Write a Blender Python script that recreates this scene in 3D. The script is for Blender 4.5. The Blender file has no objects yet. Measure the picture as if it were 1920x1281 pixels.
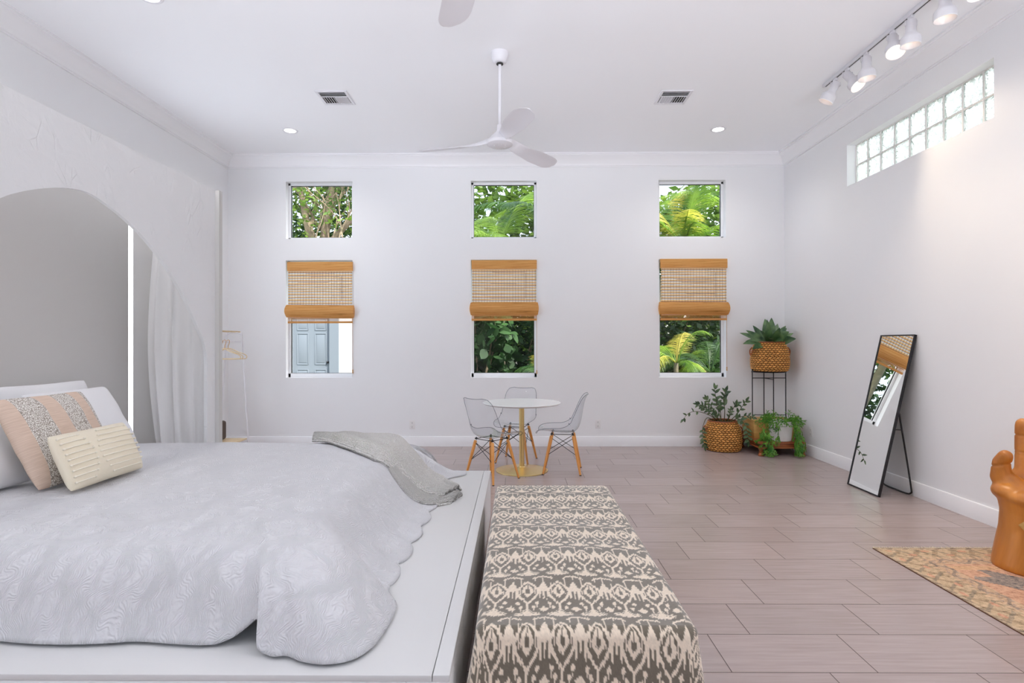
import bpy, bmesh, math, random
import numpy as np
from mathutils import Vector, Matrix, Euler, noise
from mathutils.bvhtree import BVHTree
from mathutils.geometry import tessellate_polygon
random.seed(7)
rng = np.random.default_rng(7)
S = bpy.context.scene
COL = S.collection
PI = math.pi

# ------------------------------------------------------------------ colours and materials
def lin(r, g, b):
    f = lambda c: (c / 255 / 12.92) if c / 255 <= 0.04045 else ((c / 255 + 0.055) / 1.055) ** 2.4
    return (f(r), f(g), f(b), 1.0)

class NT:
    """small node-tree helper"""
    def __init__(s, name):
        s.m = bpy.data.materials.new(name); s.m.use_nodes = True
        s.t = s.m.node_tree; s.t.nodes.clear()
        s.out = s.n('ShaderNodeOutputMaterial')
    def n(s, typ, **kw):
        nd = s.t.nodes.new(typ)
        for k, v in kw.items(): setattr(nd, k, v)
        return nd
    def l(s, a, b): s.t.links.new(a, b)
    def val(s, sock, v):
        if hasattr(v, 'is_linked') or isinstance(v, bpy.types.NodeSocket): s.l(v, sock)
        else: sock.default_value = v
    def math(s, op, a, b=0.0, c=0.0):
        nd = s.n('ShaderNodeMath', operation=op)
        s.val(nd.inputs[0], a); s.val(nd.inputs[1], b); s.val(nd.inputs[2], c)
        return nd.outputs[0]
    def mix(s, fac, a, b):
        nd = s.n('ShaderNodeMix', data_type='RGBA')
        s.val(nd.inputs[0], fac); s.val(nd.inputs[6], a); s.val(nd.inputs[7], b)
        return nd.outputs[2]
    def coord(s, kind='Object', scale=None, rot=None):
        tc = s.n('ShaderNodeTexCoord')
        o = tc.outputs[kind]
        if scale is not None or rot is not None:
            mp = s.n('ShaderNodeMapping'); s.l(o, mp.inputs[0])
            if scale is not None: mp.inputs['Scale'].default_value = scale
            if rot is not None: mp.inputs['Rotation'].default_value = rot
            o = mp.outputs[0]
        return o
    def noise(s, vec, scale, detail=3.0, rough=0.5, dist=0.0):
        nd = s.n('ShaderNodeTexNoise'); s.l(vec, nd.inputs['Vector'])
        nd.inputs['Scale'].default_value = scale; nd.inputs['Detail'].default_value = detail
        nd.inputs['Roughness'].default_value = rough; nd.inputs['Distortion'].default_value = dist
        return nd.outputs['Fac']
    def ramp(s, fac, stops, interp='LINEAR'):
        nd = s.n('ShaderNodeValToRGB'); s.l(fac, nd.inputs[0]); cr = nd.color_ramp; cr.interpolation = interp
        while len(cr.elements) < len(stops): cr.elements.new(0.5)
        for e, (p, c) in zip(cr.elements, stops): e.position = p; e.color = c if len(c) == 4 else (*c, 1)
        return nd.outputs[0]
    def bump(s, h, strength=0.3, dist=0.01, normal=None):
        nd = s.n('ShaderNodeBump'); nd.inputs['Strength'].default_value = strength
        nd.inputs['Distance'].default_value = dist; s.l(h, nd.inputs['Height'])
        if normal is not None: s.l(normal, nd.inputs['Normal'])
        return nd.outputs[0]
    def pbsdf(s, color, rough=0.5, metal=0.0, normal=None, spec=0.5, **kw):
        nd = s.n('ShaderNodeBsdfPrincipled')
        s.val(nd.inputs['Base Color'], color); s.val(nd.inputs['Roughness'], rough)
        nd.inputs['Metallic'].default_value = metal; nd.inputs['Specular IOR Level'].default_value = spec
        if normal is not None: s.l(normal, nd.inputs['Normal'])
        for k, v in kw.items(): nd.inputs[k.replace('_', ' ')].default_value = v
        return nd.outputs[0]
    def done(s, shader):
        s.l(shader, s.out.inputs['Surface']); return s.m

def simple(name, col, rough=0.5, metal=0.0, bump=None, var=None, spec=0.5, stretch=None, **kw):
    """principled with optional noise bump (scale, strength, dist) and colour variation (scale, colour2, amount)"""
    t = NT(name); vec = t.coord('Object', scale=stretch)
    c = col; nrm = None
    if var:
        nz = t.noise(vec, var[0], 4, 0.6)
        f = t.ramp(nz, [(0.35, (0, 0, 0)), (0.65, (1, 1, 1))])
        f = t.math('MULTIPLY', f, var[2])
        c = t.mix(f, col, var[1])
    if bump: nrm = t.bump(t.noise(vec, bump[0], 4, 0.6), bump[1], bump[2])
    return t.done(t.pbsdf(c, rough, metal, nrm, spec, **kw))

def thin_glass(name, tint=(0.96, 0.98, 0.97, 1), refl=1.0, rough=0.0):
    t = NT(name)
    tr = t.n('ShaderNodeBsdfTransparent'); tr.inputs[0].default_value = tint
    gl = t.n('ShaderNodeBsdfGlossy'); gl.inputs['Roughness'].default_value = rough
    ge = t.n('ShaderNodeNewGeometry'); dp = t.n('ShaderNodeVectorMath', operation='DOT_PRODUCT')
    t.l(ge.outputs['Normal'], dp.inputs[0]); t.l(ge.outputs['Incoming'], dp.inputs[1])
    c = t.math('SUBTRACT', 1.0, t.math('ABSOLUTE', dp.outputs['Value']))
    fr = t.math('ADD', 0.04, t.math('MULTIPLY', t.math('POWER', c, 4.0), 0.7))
    mx = t.n('ShaderNodeMixShader'); t.l(t.math('MULTIPLY', fr, refl), mx.inputs[0])
    t.l(tr.outputs[0], mx.inputs[1]); t.l(gl.outputs[0], mx.inputs[2])
    return t.done(mx.outputs[0])

def leafy(name, c1, c2, scale=6, rough=0.45, trans=0.35):
    t = NT(name); vec = t.coord('Object')
    c = t.ramp(t.noise(vec, scale, 3), [(0.35, c1), (0.65, c2)])
    p = t.pbsdf(c, rough)
    tl = t.n('ShaderNodeBsdfTranslucent'); t.l(c, tl.inputs[0])
    mx = t.n('ShaderNodeMixShader'); mx.inputs[0].default_value = trans
    t.l(p, mx.inputs[1]); t.l(tl.outputs[0], mx.inputs[2])
    return t.done(mx.outputs[0])

def emit(name, col, st):
    t = NT(name); e = t.n('ShaderNodeEmission'); e.inputs[0].default_value = col; e.inputs[1].default_value = st
    return t.done(e.outputs[0])

def wood(name, c1, c2, rough=0.45, scale=9, stretch=(1, 1, 0.12), bump=0.08):
    t = NT(name); vec = t.coord('Object', scale=stretch)
    nz = t.noise(vec, scale, 5, 0.6, 1.2)
    c = t.ramp(nz, [(0.3, c1), (0.7, c2)])
    return t.done(t.pbsdf(c, rough, 0, t.bump(nz, bump, 0.004)))

def attr_mat(name, attr='Col', rough=0.8, bump=None, sheen=0.0):
    t = NT(name); a = t.n('ShaderNodeAttribute', attribute_name=attr)
    nrm = None
    if bump: nrm = t.bump(t.noise(t.coord('Object'), bump[0], 2), bump[1], bump[2])
    return t.done(t.pbsdf(a.outputs['Color'], rough, 0, nrm, 0.3, Sheen_Weight=sheen))

M = {}
M['wall'] = simple('wall_paint', (0.87, 0.875, 0.89, 1), 0.7, bump=(90, 0.03, 0.002))
M['ceiling'] = simple('ceiling_paint', (0.92, 0.925, 0.95, 1), 0.8, bump=(120, 0.03, 0.002))
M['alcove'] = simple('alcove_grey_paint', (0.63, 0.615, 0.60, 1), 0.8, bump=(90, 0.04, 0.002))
M['trim'] = simple('trim_paint', (0.89, 0.89, 0.91, 1), 0.4)
M['vinyl'] = simple('white_vinyl', (0.86, 0.87, 0.89, 1), 0.35)
M['plaster'] = None
M['platform'] = simple('platform_paint', (0.66, 0.66, 0.66, 1), 0.38, bump=(25, 0.06, 0.004))
M['white_metal'] = simple('white_enamel', (0.76, 0.75, 0.79, 1), 0.35)
M['black_metal'] = simple('black_metal', (0.012, 0.012, 0.016, 1), 0.4)
M['dark'] = simple('dark_void', (0.03, 0.028, 0.025, 1), 0.8)
M['gold'] = simple('brushed_brass', (0.80, 0.60, 0.26, 1), 0.28, 1.0, bump=(200, 0.03, 0.001))
M['table_top'] = simple('table_lacquer', (0.86, 0.87, 0.87, 1), 0.25)
M['glass'] = thin_glass('window_glass', (0.985, 0.99, 0.988, 1), 0.35)
M['clear'] = thin_glass('clear_polycarbonate', (0.925, 0.935, 0.95, 1), 1.2, 0.03)
M['clear_edge'] = thin_glass('polycarbonate_edge', (0.55, 0.58, 0.63, 1), 1.0, 0.05)
def mat_frost():
    t = NT('frosted_glass'); tl = t.n('ShaderNodeBsdfTranslucent'); tl.inputs[0].default_value = (0.93, 0.95, 0.97, 1)
    gl = t.n('ShaderNodeBsdfGlossy'); gl.inputs['Roughness'].default_value = 0.3
    mx = t.n('ShaderNodeMixShader'); mx.inputs[0].default_value = 0.05; t.l(tl.outputs[0], mx.inputs[1]); t.l(gl.outputs[0], mx.inputs[2])
    return t.done(mx.outputs[0])
M['frost'] = mat_frost()
M['mirror'] = simple('mirror_silver', (0.93, 0.95, 0.94, 1), 0.0, 1.0)
M['beech'] = wood('beech_legs', lin(214, 140, 66), lin(232, 164, 88), 0.42, 12)
M['rack_wood'] = wood('rack_wood', lin(205, 180, 140), lin(222, 198, 160), 0.5, 12)
M['crate'] = wood('crate_pine', lin(186, 140, 72), lin(212, 170, 100), 0.6, 10, (0.3, 0.3, 2.5))
M['teak'] = wood('carved_teak', lin(128, 66, 34), lin(176, 104, 58), 0.42, 9, (0.4, 1, 1))
M['teak_dark'] = wood('dark_teak', lin(70, 38, 28), lin(112, 66, 44), 0.5, 9, (0.4, 1, 1))
M['handwood'] = wood('hand_wood', lin(168, 96, 26), lin(214, 140, 58), 0.34, 3.2, (1, 1, 0.35), 0.05)
M['pot'] = simple('white_ceramic', (0.74, 0.73, 0.71, 1), 0.5)
M['soil'] = simple('potting_soil', (0.05, 0.035, 0.025, 1), 0.95, bump=(60, 0.6, 0.01))
M['agave'] = leafy('broad_leaf', lin(50, 84, 56), lin(112, 146, 92), 9, 0.34, 0.12)
M['zz'] = leafy('waxy_leaf', lin(46, 76, 52), lin(104, 128, 86), 14, 0.3, 0.12)
M['stem'] = simple('plant_stem', lin(84, 84, 56), 0.5)
M['rhip'] = leafy('hanging_leaf', lin(52, 118, 30), lin(120, 176, 58), 16, 0.42, 0.2)
M['plate'] = simple('outlet_plastic', (0.84, 0.83, 0.83, 1), 0.35)
M['tape'] = simple('curtain_cord', lin(196, 150, 90), 0.7)
M['bulb_hot'] = emit('lit_bulb', (1.0, 0.80, 0.55, 1), 9)
M['bulb_warm'] = emit('lit_bulb_rim', (1.0, 0.74, 0.50, 1), 3.0)
M['led'] = emit('led_disc', (1.0, 0.98, 0.95, 1), 7)

def mat_plaster():
    t = NT('trowelled_plaster'); v = t.coord('Object')
    v2 = t.coord('Object', scale=(1, 1.6, 0.55))
    n1 = t.noise(v, 7, 5, 0.6, 0.6)
    vor = t.n('ShaderNodeTexVoronoi', feature='DISTANCE_TO_EDGE'); t.l(v2, vor.inputs[0]); vor.inputs['Scale'].default_value = 7
    msk = t.ramp(t.noise(v, 3.1, 3, 0.6), [(0.52, (0, 0, 0)), (0.62, (1, 1, 1))])
    cr = t.ramp(vor.outputs[0], [(0.0, (0, 0, 0)), (0.018, (1, 1, 1))])
    h = t.math('ADD', t.math('MULTIPLY', n1, 0.5), t.math('MULTIPLY', t.math('MULTIPLY', cr, msk), 0.35))
    nrm = t.bump(h, 0.5, 0.02)
    return t.done(t.pbsdf((0.81, 0.815, 0.825, 1), 0.7, 0, nrm, 0.3))
M['plaster'] = mat_plaster()

def mat_floor():
    t = NT('floor_tile')
    g = t.n('ShaderNodeTexCoord').outputs['Object']
    sp = t.n('ShaderNodeSeparateXYZ'); t.l(g, sp.inputs[0])
    x, y = sp.outputs[0], sp.outputs[1]
    yy = t.math('DIVIDE', t.math('SUBTRACT', y, 2.3335), 0.305)
    k = t.math('FLOOR', yy); fy = t.math('SUBTRACT', yy, k)
    k3 = t.math('SUBTRACT', k, t.math('MULTIPLY', t.math('FLOOR', t.math('DIVIDE', k, 3.0)), 3.0))
    xx = t.math('SUBTRACT', t.math('DIVIDE', t.math('SUBTRACT', x, 0.902), 0.61), t.math('DIVIDE', k3, 3.0))
    kx = t.math('FLOOR', xx); fx = t.math('SUBTRACT', xx, kx)
    dx = t.math('MULTIPLY', t.math('MINIMUM', fx, t.math('SUBTRACT', 1.0, fx)), 0.61)
    dy = t.math('MULTIPLY', t.math('MINIMUM', fy, t.math('SUBTRACT', 1.0, fy)), 0.305)
    d = t.math('MINIMUM', dx, dy)
    tile = t.math('GREATER_THAN', d, 0.0018)
    cmb = t.n('ShaderNodeCombineXYZ'); t.l(kx, cmb.inputs[0]); t.l(k, cmb.inputs[1])
    wn = t.n('ShaderNodeTexWhiteNoise', noise_dimensions='2D'); t.l(cmb.outputs[0], wn.inputs['Vector'])
    mp = t.n('ShaderNodeMapping'); t.l(g, mp.inputs[0]); mp.inputs['Scale'].default_value = (1.2, 26, 1)
    streak = t.noise(mp.outputs[0], 2.2, 5, 0.65)
    base = t.ramp(streak, [(0.3, lin(163, 147, 143)), (0.7, lin(180, 164, 161))])
    hv = t.n('ShaderNodeHueSaturation'); t.l(base, hv.inputs['Color'])
    t.l(t.math('ADD', 0.95, t.math('MULTIPLY', wn.outputs[0], 0.1)), hv.inputs['Value'])
    c = t.mix(tile, lin(66, 52, 48), hv.outputs[0])
    h = t.ramp(d, [(0.0, (0, 0, 0)), (0.006, (1, 1, 1))])
    nrm = t.bump(h, 0.35, 0.002)
    r = t.math('ADD', 0.25, t.math('MULTIPLY', t.math('SUBTRACT', 1.0, tile), 0.4))
    return t.done(t.pbsdf(c, r, 0, nrm, 0.5))
M['floor'] = mat_floor()

def mat_quilt():
    t = NT('white_matelasse_quilt'); uv = t.n('ShaderNodeTexCoord').outputs['UV']
    # leaf-and-scroll quilting: ridges that follow the gradient of a slow noise, plus rosettes
    nz = t.n('ShaderNodeTexNoise'); t.l(uv, nz.inputs['Vector']); nz.inputs['Scale'].default_value = 6.5; nz.inputs['Detail'].default_value = 2.0
    mp = t.n('ShaderNodeMapping'); t.l(uv, mp.inputs[0])
    va = t.n('ShaderNodeVectorMath', operation='SCALE'); t.l(nz.outputs['Color'], va.inputs[0]); va.inputs['Scale'].default_value = 0.26
    vb = t.n('ShaderNodeVectorMath', operation='ADD'); t.l(uv, vb.inputs[0]); t.l(va.outputs[0], vb.inputs[1])
    w = t.n('ShaderNodeTexWave', wave_type='BANDS', bands_direction='X'); t.l(vb.outputs[0], w.inputs[0])
    w.inputs['Scale'].default_value = 40; w.inputs['Distortion'].default_value = 2.2; w.inputs['Detail'].default_value = 2; w.inputs['Detail Scale'].default_value = 2.0
    vor = t.n('ShaderNodeTexVoronoi', feature='F1'); t.l(uv, vor.inputs[0]); vor.inputs['Scale'].default_value = 4.2
    ring = t.math('SINE', t.math('MULTIPLY', vor.outputs[0], 58.0))
    msk = t.ramp(vor.outputs[0], [(0.38, (1, 1, 1)), (0.48, (0, 0, 0))])
    h = t.math('ADD', t.math('MULTIPLY', w.outputs['Fac'], 0.7), t.math('MULTIPLY', t.math('MULTIPLY', ring, msk), 0.22))
    fine = t.noise(uv, 130, 2)
    h = t.math('ADD', h, t.math('MULTIPLY', fine, 0.35))
    nrm = t.bump(h, 0.5, 0.006)
    return t.done(t.pbsdf((0.66, 0.66, 0.685, 1), 0.85, 0, nrm, 0.2, Sheen_Weight=0.15))
M['quilt'] = mat_quilt()

def mat_linen(name, col, bs=160, st=0.2, rough=0.9):
    t = NT(name); v = t.coord('Object')
    n = t.noise(v, 9, 3); f = t.noise(v, bs, 2)
    nrm = t.bump(t.math('ADD', n, t.math('MULTIPLY', f, 0.25)), st, 0.01)
    return t.done(t.pbsdf(col, rough, 0, nrm, 0.2, Sheen_Weight=0.1))
M['pillow'] = mat_linen('white_pillowcase', (0.80, 0.80, 0.815, 1))
M['cream'] = mat_linen('cream_cotton', lin(236, 226, 204), 220, 0.25)
M['tuft'] = mat_linen('cream_tufts', lin(240, 233, 216), 200, 0.4)

def mat_curtain():
    t = NT('sheer_white_curtain'); v = t.coord('Object')
    c = (0.90, 0.89, 0.89, 1)
    p = t.pbsdf(c, 0.8, 0, t.bump(t.noise(v, 240, 2), 0.05, 0.002), 0.2)
    tl = t.n('ShaderNodeBsdfTranslucent'); tl.inputs[0].default_value = c
    mx = t.n('ShaderNodeMixShader'); mx.inputs[0].default_value = 0.12
    t.l(p, mx.inputs[1]); t.l(tl.outputs[0], mx.inputs[2])
    return t.done(mx.outputs[0])
M['curtain'] = mat_curtain()

def mat_stripes():
    t = NT('striped_cushion_fabric'); o = t.n('ShaderNodeTexCoord').outputs['UV']
    sp = t.n('ShaderNodeSeparateXYZ'); t.l(o, sp.inputs[0])
    u = sp.outputs[0]
    sel = t.ramp(u, [(0.0, (0, 0, 0)), (0.11, (1, 1, 1)), (0.34, (0, 0, 0)), (0.53, (1, 1, 1)), (0.74, (0, 0, 0)), (0.90, (1, 1, 1))], 'CONSTANT')
    vor = t.n('ShaderNodeTexVoronoi', feature='DISTANCE_TO_EDGE'); t.l(o, vor.inputs[0]); vor.inputs['Scale'].default_value = 62
    spk = t.ramp(vor.outputs[0], [(0.05, lin(150, 140, 130)), (0.16, lin(232, 228, 222))])
    mp = t.n('ShaderNodeMapping'); t.l(o, mp.inputs[0]); mp.inputs['Scale'].default_value = (6, 120, 1)
    rib = t.noise(mp.outputs[0], 1.0, 2, 0.5, 0.4)
    tan = t.ramp(rib, [(0.3, lin(206, 182, 164)), (0.7, lin(222, 200, 183))])
    c = t.mix(sel, tan, spk)
    h = t.mix(sel, rib, vor.outputs[0])
    return t.done(t.pbsdf(c, 0.9, 0, t.bump(h, 0.35, 0.006), 0.15))
M['stripes'] = mat_stripes()

def mat_knit():
    t = NT('grey_knit'); uv = t.n('ShaderNodeTexCoord').outputs['UV']
    vor = t.n('ShaderNodeTexVoronoi', feature='F1'); t.l(uv, vor.inputs[0]); vor.inputs['Scale'].default_value = 85
    w = t.n('ShaderNodeTexWave', bands_direction='Y'); t.l(uv, w.inputs[0]); w.inputs['Scale'].default_value = 30; w.inputs['Distortion'].default_value = 2.0; w.inputs['Detail'].default_value = 2
    h = t.math('ADD', t.math('MULTIPLY', vor.outputs[0], -0.9), t.math('MULTIPLY', w.outputs['Fac'], 0.5))
    c = t.ramp(t.noise(uv, 160, 2), [(0.35, lin(218, 215, 209)), (0.65, lin(245, 243, 240))])
    return t.done(t.pbsdf(c, 0.95, 0, t.bump(h, 1.0, 0.012), 0.1, Sheen_Weight=0.2))
M['knit'] = mat_knit()

def mat_bamboo():
    t = NT('bamboo_slat'); v = t.coord('Object', scale=(1.2, 1, 60))
    n = t.noise(v, 2.0, 5, 0.7)
    c = t.ramp(n, [(0.30, lin(120, 72, 30)), (0.40, lin(216, 152, 80)), (0.7, lin(242, 192, 122))])
    p = t.pbsdf(c, 0.55, 0, t.bump(n, 0.3, 0.004), 0.3)
    tl = t.n('ShaderNodeBsdfTranslucent'); t.l(c, tl.inputs[0])
    mx = t.n('ShaderNodeMixShader'); mx.inputs[0].default_value = 0.25
    t.l(p, mx.inputs[1]); t.l(tl.outputs[0], mx.inputs[2])
    return t.done(mx.outputs[0])
M['bamboo'] = mat_bamboo()
M['bamboo_pale'] = simple('pale_reed', lin(252, 226, 172), 0.6, var=(4, lin(236, 188, 120), 0.7), stretch=(1.0, 1, 30))
M['reed_dark'] = simple('dark_reed', lin(128, 74, 40), 0.6, var=(3, lin(196, 120, 60), 0.8), stretch=(1.0, 1, 30))
M['thread'] = simple('weaving_thread', lin(104, 66, 44), 0.8)
def mat_liner():
    t = NT('blind_liner'); c = (0.95, 0.95, 0.94, 1)
    p = t.pbsdf(c, 0.8); tl = t.n('ShaderNodeBsdfTranslucent'); tl.inputs[0].default_value = c
    mx = t.n('ShaderNodeMixShader'); mx.inputs[0].default_value = 0.2
    t.l(p, mx.inputs[1]); t.l(tl.outputs[0], mx.inputs[2]); return t.done(mx.outputs[0])
M['liner'] = mat_liner()

def mat_glassblock():
    t = NT('glass_block'); v = t.coord('Object')
    n = t.noise(v, 9, 2, 0.5, 2.2)
    nrm = t.bump(n, 1.0, 0.05)
    g = t.n('ShaderNodeBsdfGlass'); g.inputs['Color'].default_value = (0.80, 0.84, 0.835, 1); g.inputs['Roughness'].default_value = 0.08
    g.inputs['IOR'].default_value = 1.45; t.l(nrm, g.inputs['Normal'])
    tr = t.n('ShaderNodeBsdfTranslucent'); tr.inputs[0].default_value = (0.78, 0.82, 0.81, 1)
    mx = t.n('ShaderNodeMixShader'); mx.inputs[0].default_value = 0.3
    t.l(g.outputs[0], mx.inputs[1]); t.l(tr.outputs[0], mx.inputs[2])
    return t.done(mx.outputs[0])
M['glassblock'] = mat_glassblock()
M['mortar'] = simple('block_mortar', (0.80, 0.78, 0.76, 1), 0.8)
M['ikat'] = attr_mat('ikat_cotton', rough=0.9, bump=(260, 0.25, 0.004), sheen=0.5)
M['rug'] = attr_mat('woven_rug', rough=0.95, bump=(150, 0.5, 0.006))
M['weave'] = attr_mat('woven_hyacinth', rough=0.6, bump=(240, 0.3, 0.003))
M['fringe'] = simple('rug_fringe', lin(214, 200, 178), 0.9)
M['bag'] = simple('brown_leather', lin(76, 60, 48), 0.5, bump=(60, 0.15, 0.004))
# outdoors
M['palm'] = leafy('palm_leaf', lin(64, 110, 30), lin(150, 184, 60), 2.5, 0.4, 0.45)
M['palm_yellow'] = leafy('yellowed_palm_leaf', lin(170, 176, 60), lin(214, 196, 92), 2.5, 0.45, 0.45)
M['palm_dark'] = leafy('dark_palm_leaf', lin(30, 70, 30), lin(86, 124, 56), 2.5, 0.4, 0.4)
M['shrub'] = leafy('shrub_leaf', lin(18, 46, 20), lin(56, 96, 40), 1.4, 0.65, 0.3)
M['tree_leaf'] = leafy('tree_leaf', lin(48, 86, 36), lin(128, 160, 60), 1.2, 0.45, 0.4)
M['bark'] = simple('bark', lin(112, 94, 76), 0.9, bump=(14, 0.8, 0.03), var=(3, lin(176, 160, 130), 0.8))
M['palm_bark'] = simple('palm_bark', lin(128, 120, 100), 0.9, bump=(12, 0.8, 0.03))
M['render'] = simple('white_render', (0.84, 0.85, 0.87, 1), 0.85, bump=(40, 0.1, 0.005))
M['door_blue'] = simple('pale_blue_paint', lin(140, 149, 158), 0.5)
M['ground'] = simple('garden_soil', lin(78, 84, 48), 0.95, bump=(8, 0.6, 0.05), var=(2, lin(60, 50, 36), 0.8))

# ------------------------------------------------------------------ geometry kit
class G:
    def __init__(s): s.v = []; s.f = []; s.uv = {}; s.smooth = True
    def add(s, vs, fs, X=None):
        b = len(s.v)
        if X is not None: vs = [X @ Vector(v) for v in vs]
        s.v += [tuple(v) for v in vs]; s.f += [tuple(i + b for i in f) for f in fs]
        return b
    def box(s, c, d, X=None, bev=0.0):
        x, y, z = (k / 2 for k in d)
        if bev <= 0:
            vs = [(c[0] + a * x, c[1] + b * y, c[2] + e * z) for a in (-1, 1) for b in (-1, 1) for e in (-1, 1)]
            fs = [(0, 1, 3, 2), (4, 6, 7, 5), (0, 4, 5, 1), (2, 3, 7, 6), (0, 2, 6, 4), (1, 5, 7, 3)]
            s.add(vs, fs, X); return s
        bm = bmesh.new(); bmesh.ops.create_cube(bm, size=1.0)
        for v in bm.verts: v.co = Vector((v.co.x * d[0], v.co.y * d[1], v.co.z * d[2]))
        bmesh.ops.bevel(bm, geom=list(bm.edges), offset=min(bev, min(d) * 0.49), segments=3, affect='EDGES', profile=0.5)
        bm.verts.index_update()
        s.add([v.co + Vector(c) for v in bm.verts], [[v.index for v in f.verts] for f in bm.faces], X); bm.free(); return s
    def lathe(s, prof, seg=40, c=(0, 0, 0), X=None, capb=True, capt=True):
        vs, fs = [], []
        for r, z in prof:
            for k in range(seg):
                a = 2 * PI * k / seg; vs.append((c[0] + r * math.cos(a), c[1] + r * math.sin(a), c[2] + z))
        n = len(prof)
        for i in range(n - 1):
            for k in range(seg):
                k2 = (k + 1) % seg
                fs.append((i * seg + k, i * seg + k2, (i + 1) * seg + k2, (i + 1) * seg + k))
        if capb: fs.append(tuple(reversed(range(seg))))
        if capt: fs.append(tuple((n - 1) * seg + k for k in range(seg)))
        s.add(vs, fs, X); return s
    def tube(s, path, r, seg=8, closed=False, X=None, flat=1.0):
        P = [Vector(p) for p in path]; n = len(P)
        R = r if isinstance(r, (list, tuple)) else [r] * n
        vs, fs = [], []
        prev = None
        for i in range(n):
            if closed: t = P[(i + 1) % n] - P[i - 1]
            else: t = P[min(i + 1, n - 1)] - P[max(i - 1, 0)]
            t.normalize()
            if prev is None:
                a = Vector((0, 0, 1)) if abs(t.z) < 0.9 else Vector((1, 0, 0))
                u = t.cross(a).normalized()
            else:
                u = (prev - t * prev.dot(t)).normalized()
            prev = u; w = t.cross(u)
            for k in range(seg):
                an = 2 * PI * k / seg
                vs.append(P[i] + u * (R[i] * math.cos(an)) + w * (R[i] * flat * math.sin(an)))
        m = n if closed else n - 1
        for i in range(m):
            for k in range(seg):
                k2 = (k + 1) % seg; i2 = (i + 1) % n
                fs.append((i * seg + k, i * seg + k2, i2 * seg + k2, i2 * seg + k))
        if not closed:
            fs.append(tuple(reversed(range(seg)))); fs.append(tuple((n - 1) * seg + k for k in range(seg)))
        s.add(vs, fs, X); return s
    def sphere(s, c, r, seg=16, rings=10, X=None):
        if not isinstance(r, (tuple, list)): r = (r, r, r)
        vs = [(c[0], c[1], c[2] - r[2])]; fs = []
        for i in range(1, rings):
            a = -PI / 2 + PI * i / rings
            for k in range(seg):
                b = 2 * PI * k / seg
                vs.append((c[0] + r[0] * math.cos(a) * math.cos(b), c[1] + r[1] * math.cos(a) * math.sin(b), c[2] + r[2] * math.sin(a)))
        vs.append((c[0], c[1], c[2] + r[2])); L = len(vs) - 1
        for k in range(seg):
            k2 = (k + 1) % seg
            fs.append((0, 1 + k2, 1 + k)); fs.append((L, L - seg + k, L - seg + k2))
            for i in range(rings - 2):
                fs.append((1 + i * seg + k, 1 + i * seg + k2, 1 + (i + 1) * seg + k2, 1 + (i + 1) * seg + k))
        s.add(vs, fs, X); return s
    def grid(s, pts, X=None, uvs=None, wrapu=False):
        nu = len(pts); nv = len(pts[0])
        vs = [p for row in pts for p in row]; fs = []
        for i in range(nu if wrapu else nu - 1):
            i2 = (i + 1) % nu
            for j in range(nv - 1): fs.append((i * nv + j, i2 * nv + j, i2 * nv + j + 1, i * nv + j + 1))
        b = s.add(vs, fs, X)
        if uvs is not None:
            for i, row in enumerate(uvs):
                for j, q in enumerate(row): s.uv[b + i * nv + j] = q
        return b
    def quad(s, a, b, c, d): s.add([a, b, c, d], [(0, 1, 2, 3)]); return s
    def mesh(s, name, mat, angle=38, origin=None):
        me = bpy.data.meshes.new(name)
        vs = s.v if origin is None else [(v[0] - origin[0], v[1] - origin[1], v[2] - origin[2]) for v in s.v]
        me.from_pydata(vs, [], s.f); me.update()
        if s.uv:
            l = me.uv_layers.new(name='UVMap')
            li = np.empty(len(me.loops), dtype=np.int64); me.loops.foreach_get('vertex_index', li)
            arr = np.zeros((len(me.vertices), 2), dtype=np.float32)
            for k, q in s.uv.items(): arr[k] = q
            l.data.foreach_set('uv', arr[li].ravel())
        if mat is not None: me.materials.append(mat)
        if angle:
            me.polygons.foreach_set('use_smooth', [True] * len(me.polygons))
            if angle < 180: me.set_sharp_from_angle(angle=math.radians(angle))
        return me
    def build(s, name, mat, parent=None, loc=None, angle=38, origin=None, fixn=True):
        me = s.mesh(name, mat, angle, origin)
        if fixn:
            bm = bmesh.new(); bm.from_mesh(me); bmesh.ops.recalc_face_normals(bm, faces=bm.faces); bm.to_mesh(me); bm.free()
            if angle and angle < 180: me.set_sharp_from_angle(angle=math.radians(angle))
        o = bpy.data.objects.new(name, me); COL.objects.link(o)
        if origin is not None: o.location = origin
        if loc is not None: o.location = loc
        if parent is not None: o.parent = parent
        return o

def tag(o, label=None, cat=None, group=None, kind=None):
    if label: o['label'] = label
    if cat: o['category'] = cat
    if group: o['group'] = group
    if kind: o['kind'] = kind
    return o
def empty(name, loc=(0, 0, 0), rz=0, label=None, cat=None, group=None):
    o = bpy.data.objects.new(name, None); COL.objects.link(o); o.empty_display_size = 0.1
    o.location = loc; o.rotation_euler = (0, 0, rz)
    return tag(o, label, cat, group)
def dup(root, loc, rz, label):
    def cp(o, par):
        c = o.copy(); COL.objects.link(c)
        if par is not None: c.parent = par
        for ch in list(o.children): cp(ch, c)
        return c
    r = cp(root, None); r.location = loc; r.rotation_euler = (0, 0, rz); r['label'] = label
    return r
def colorize(o, cols, name='Col'):
    a = o.data.color_attributes.new(name, 'FLOAT_COLOR', 'POINT')
    c = np.ones((len(o.data.vertices), 4), dtype=np.float32); c[:, :3] = cols
    a.data.foreach_set('color', c.ravel())
def struct(name, g, mat, parent=None, **kw):
    o = g.build(name, mat, parent, **kw)
    if parent is None: o['kind'] = 'structure'
    return o
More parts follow.
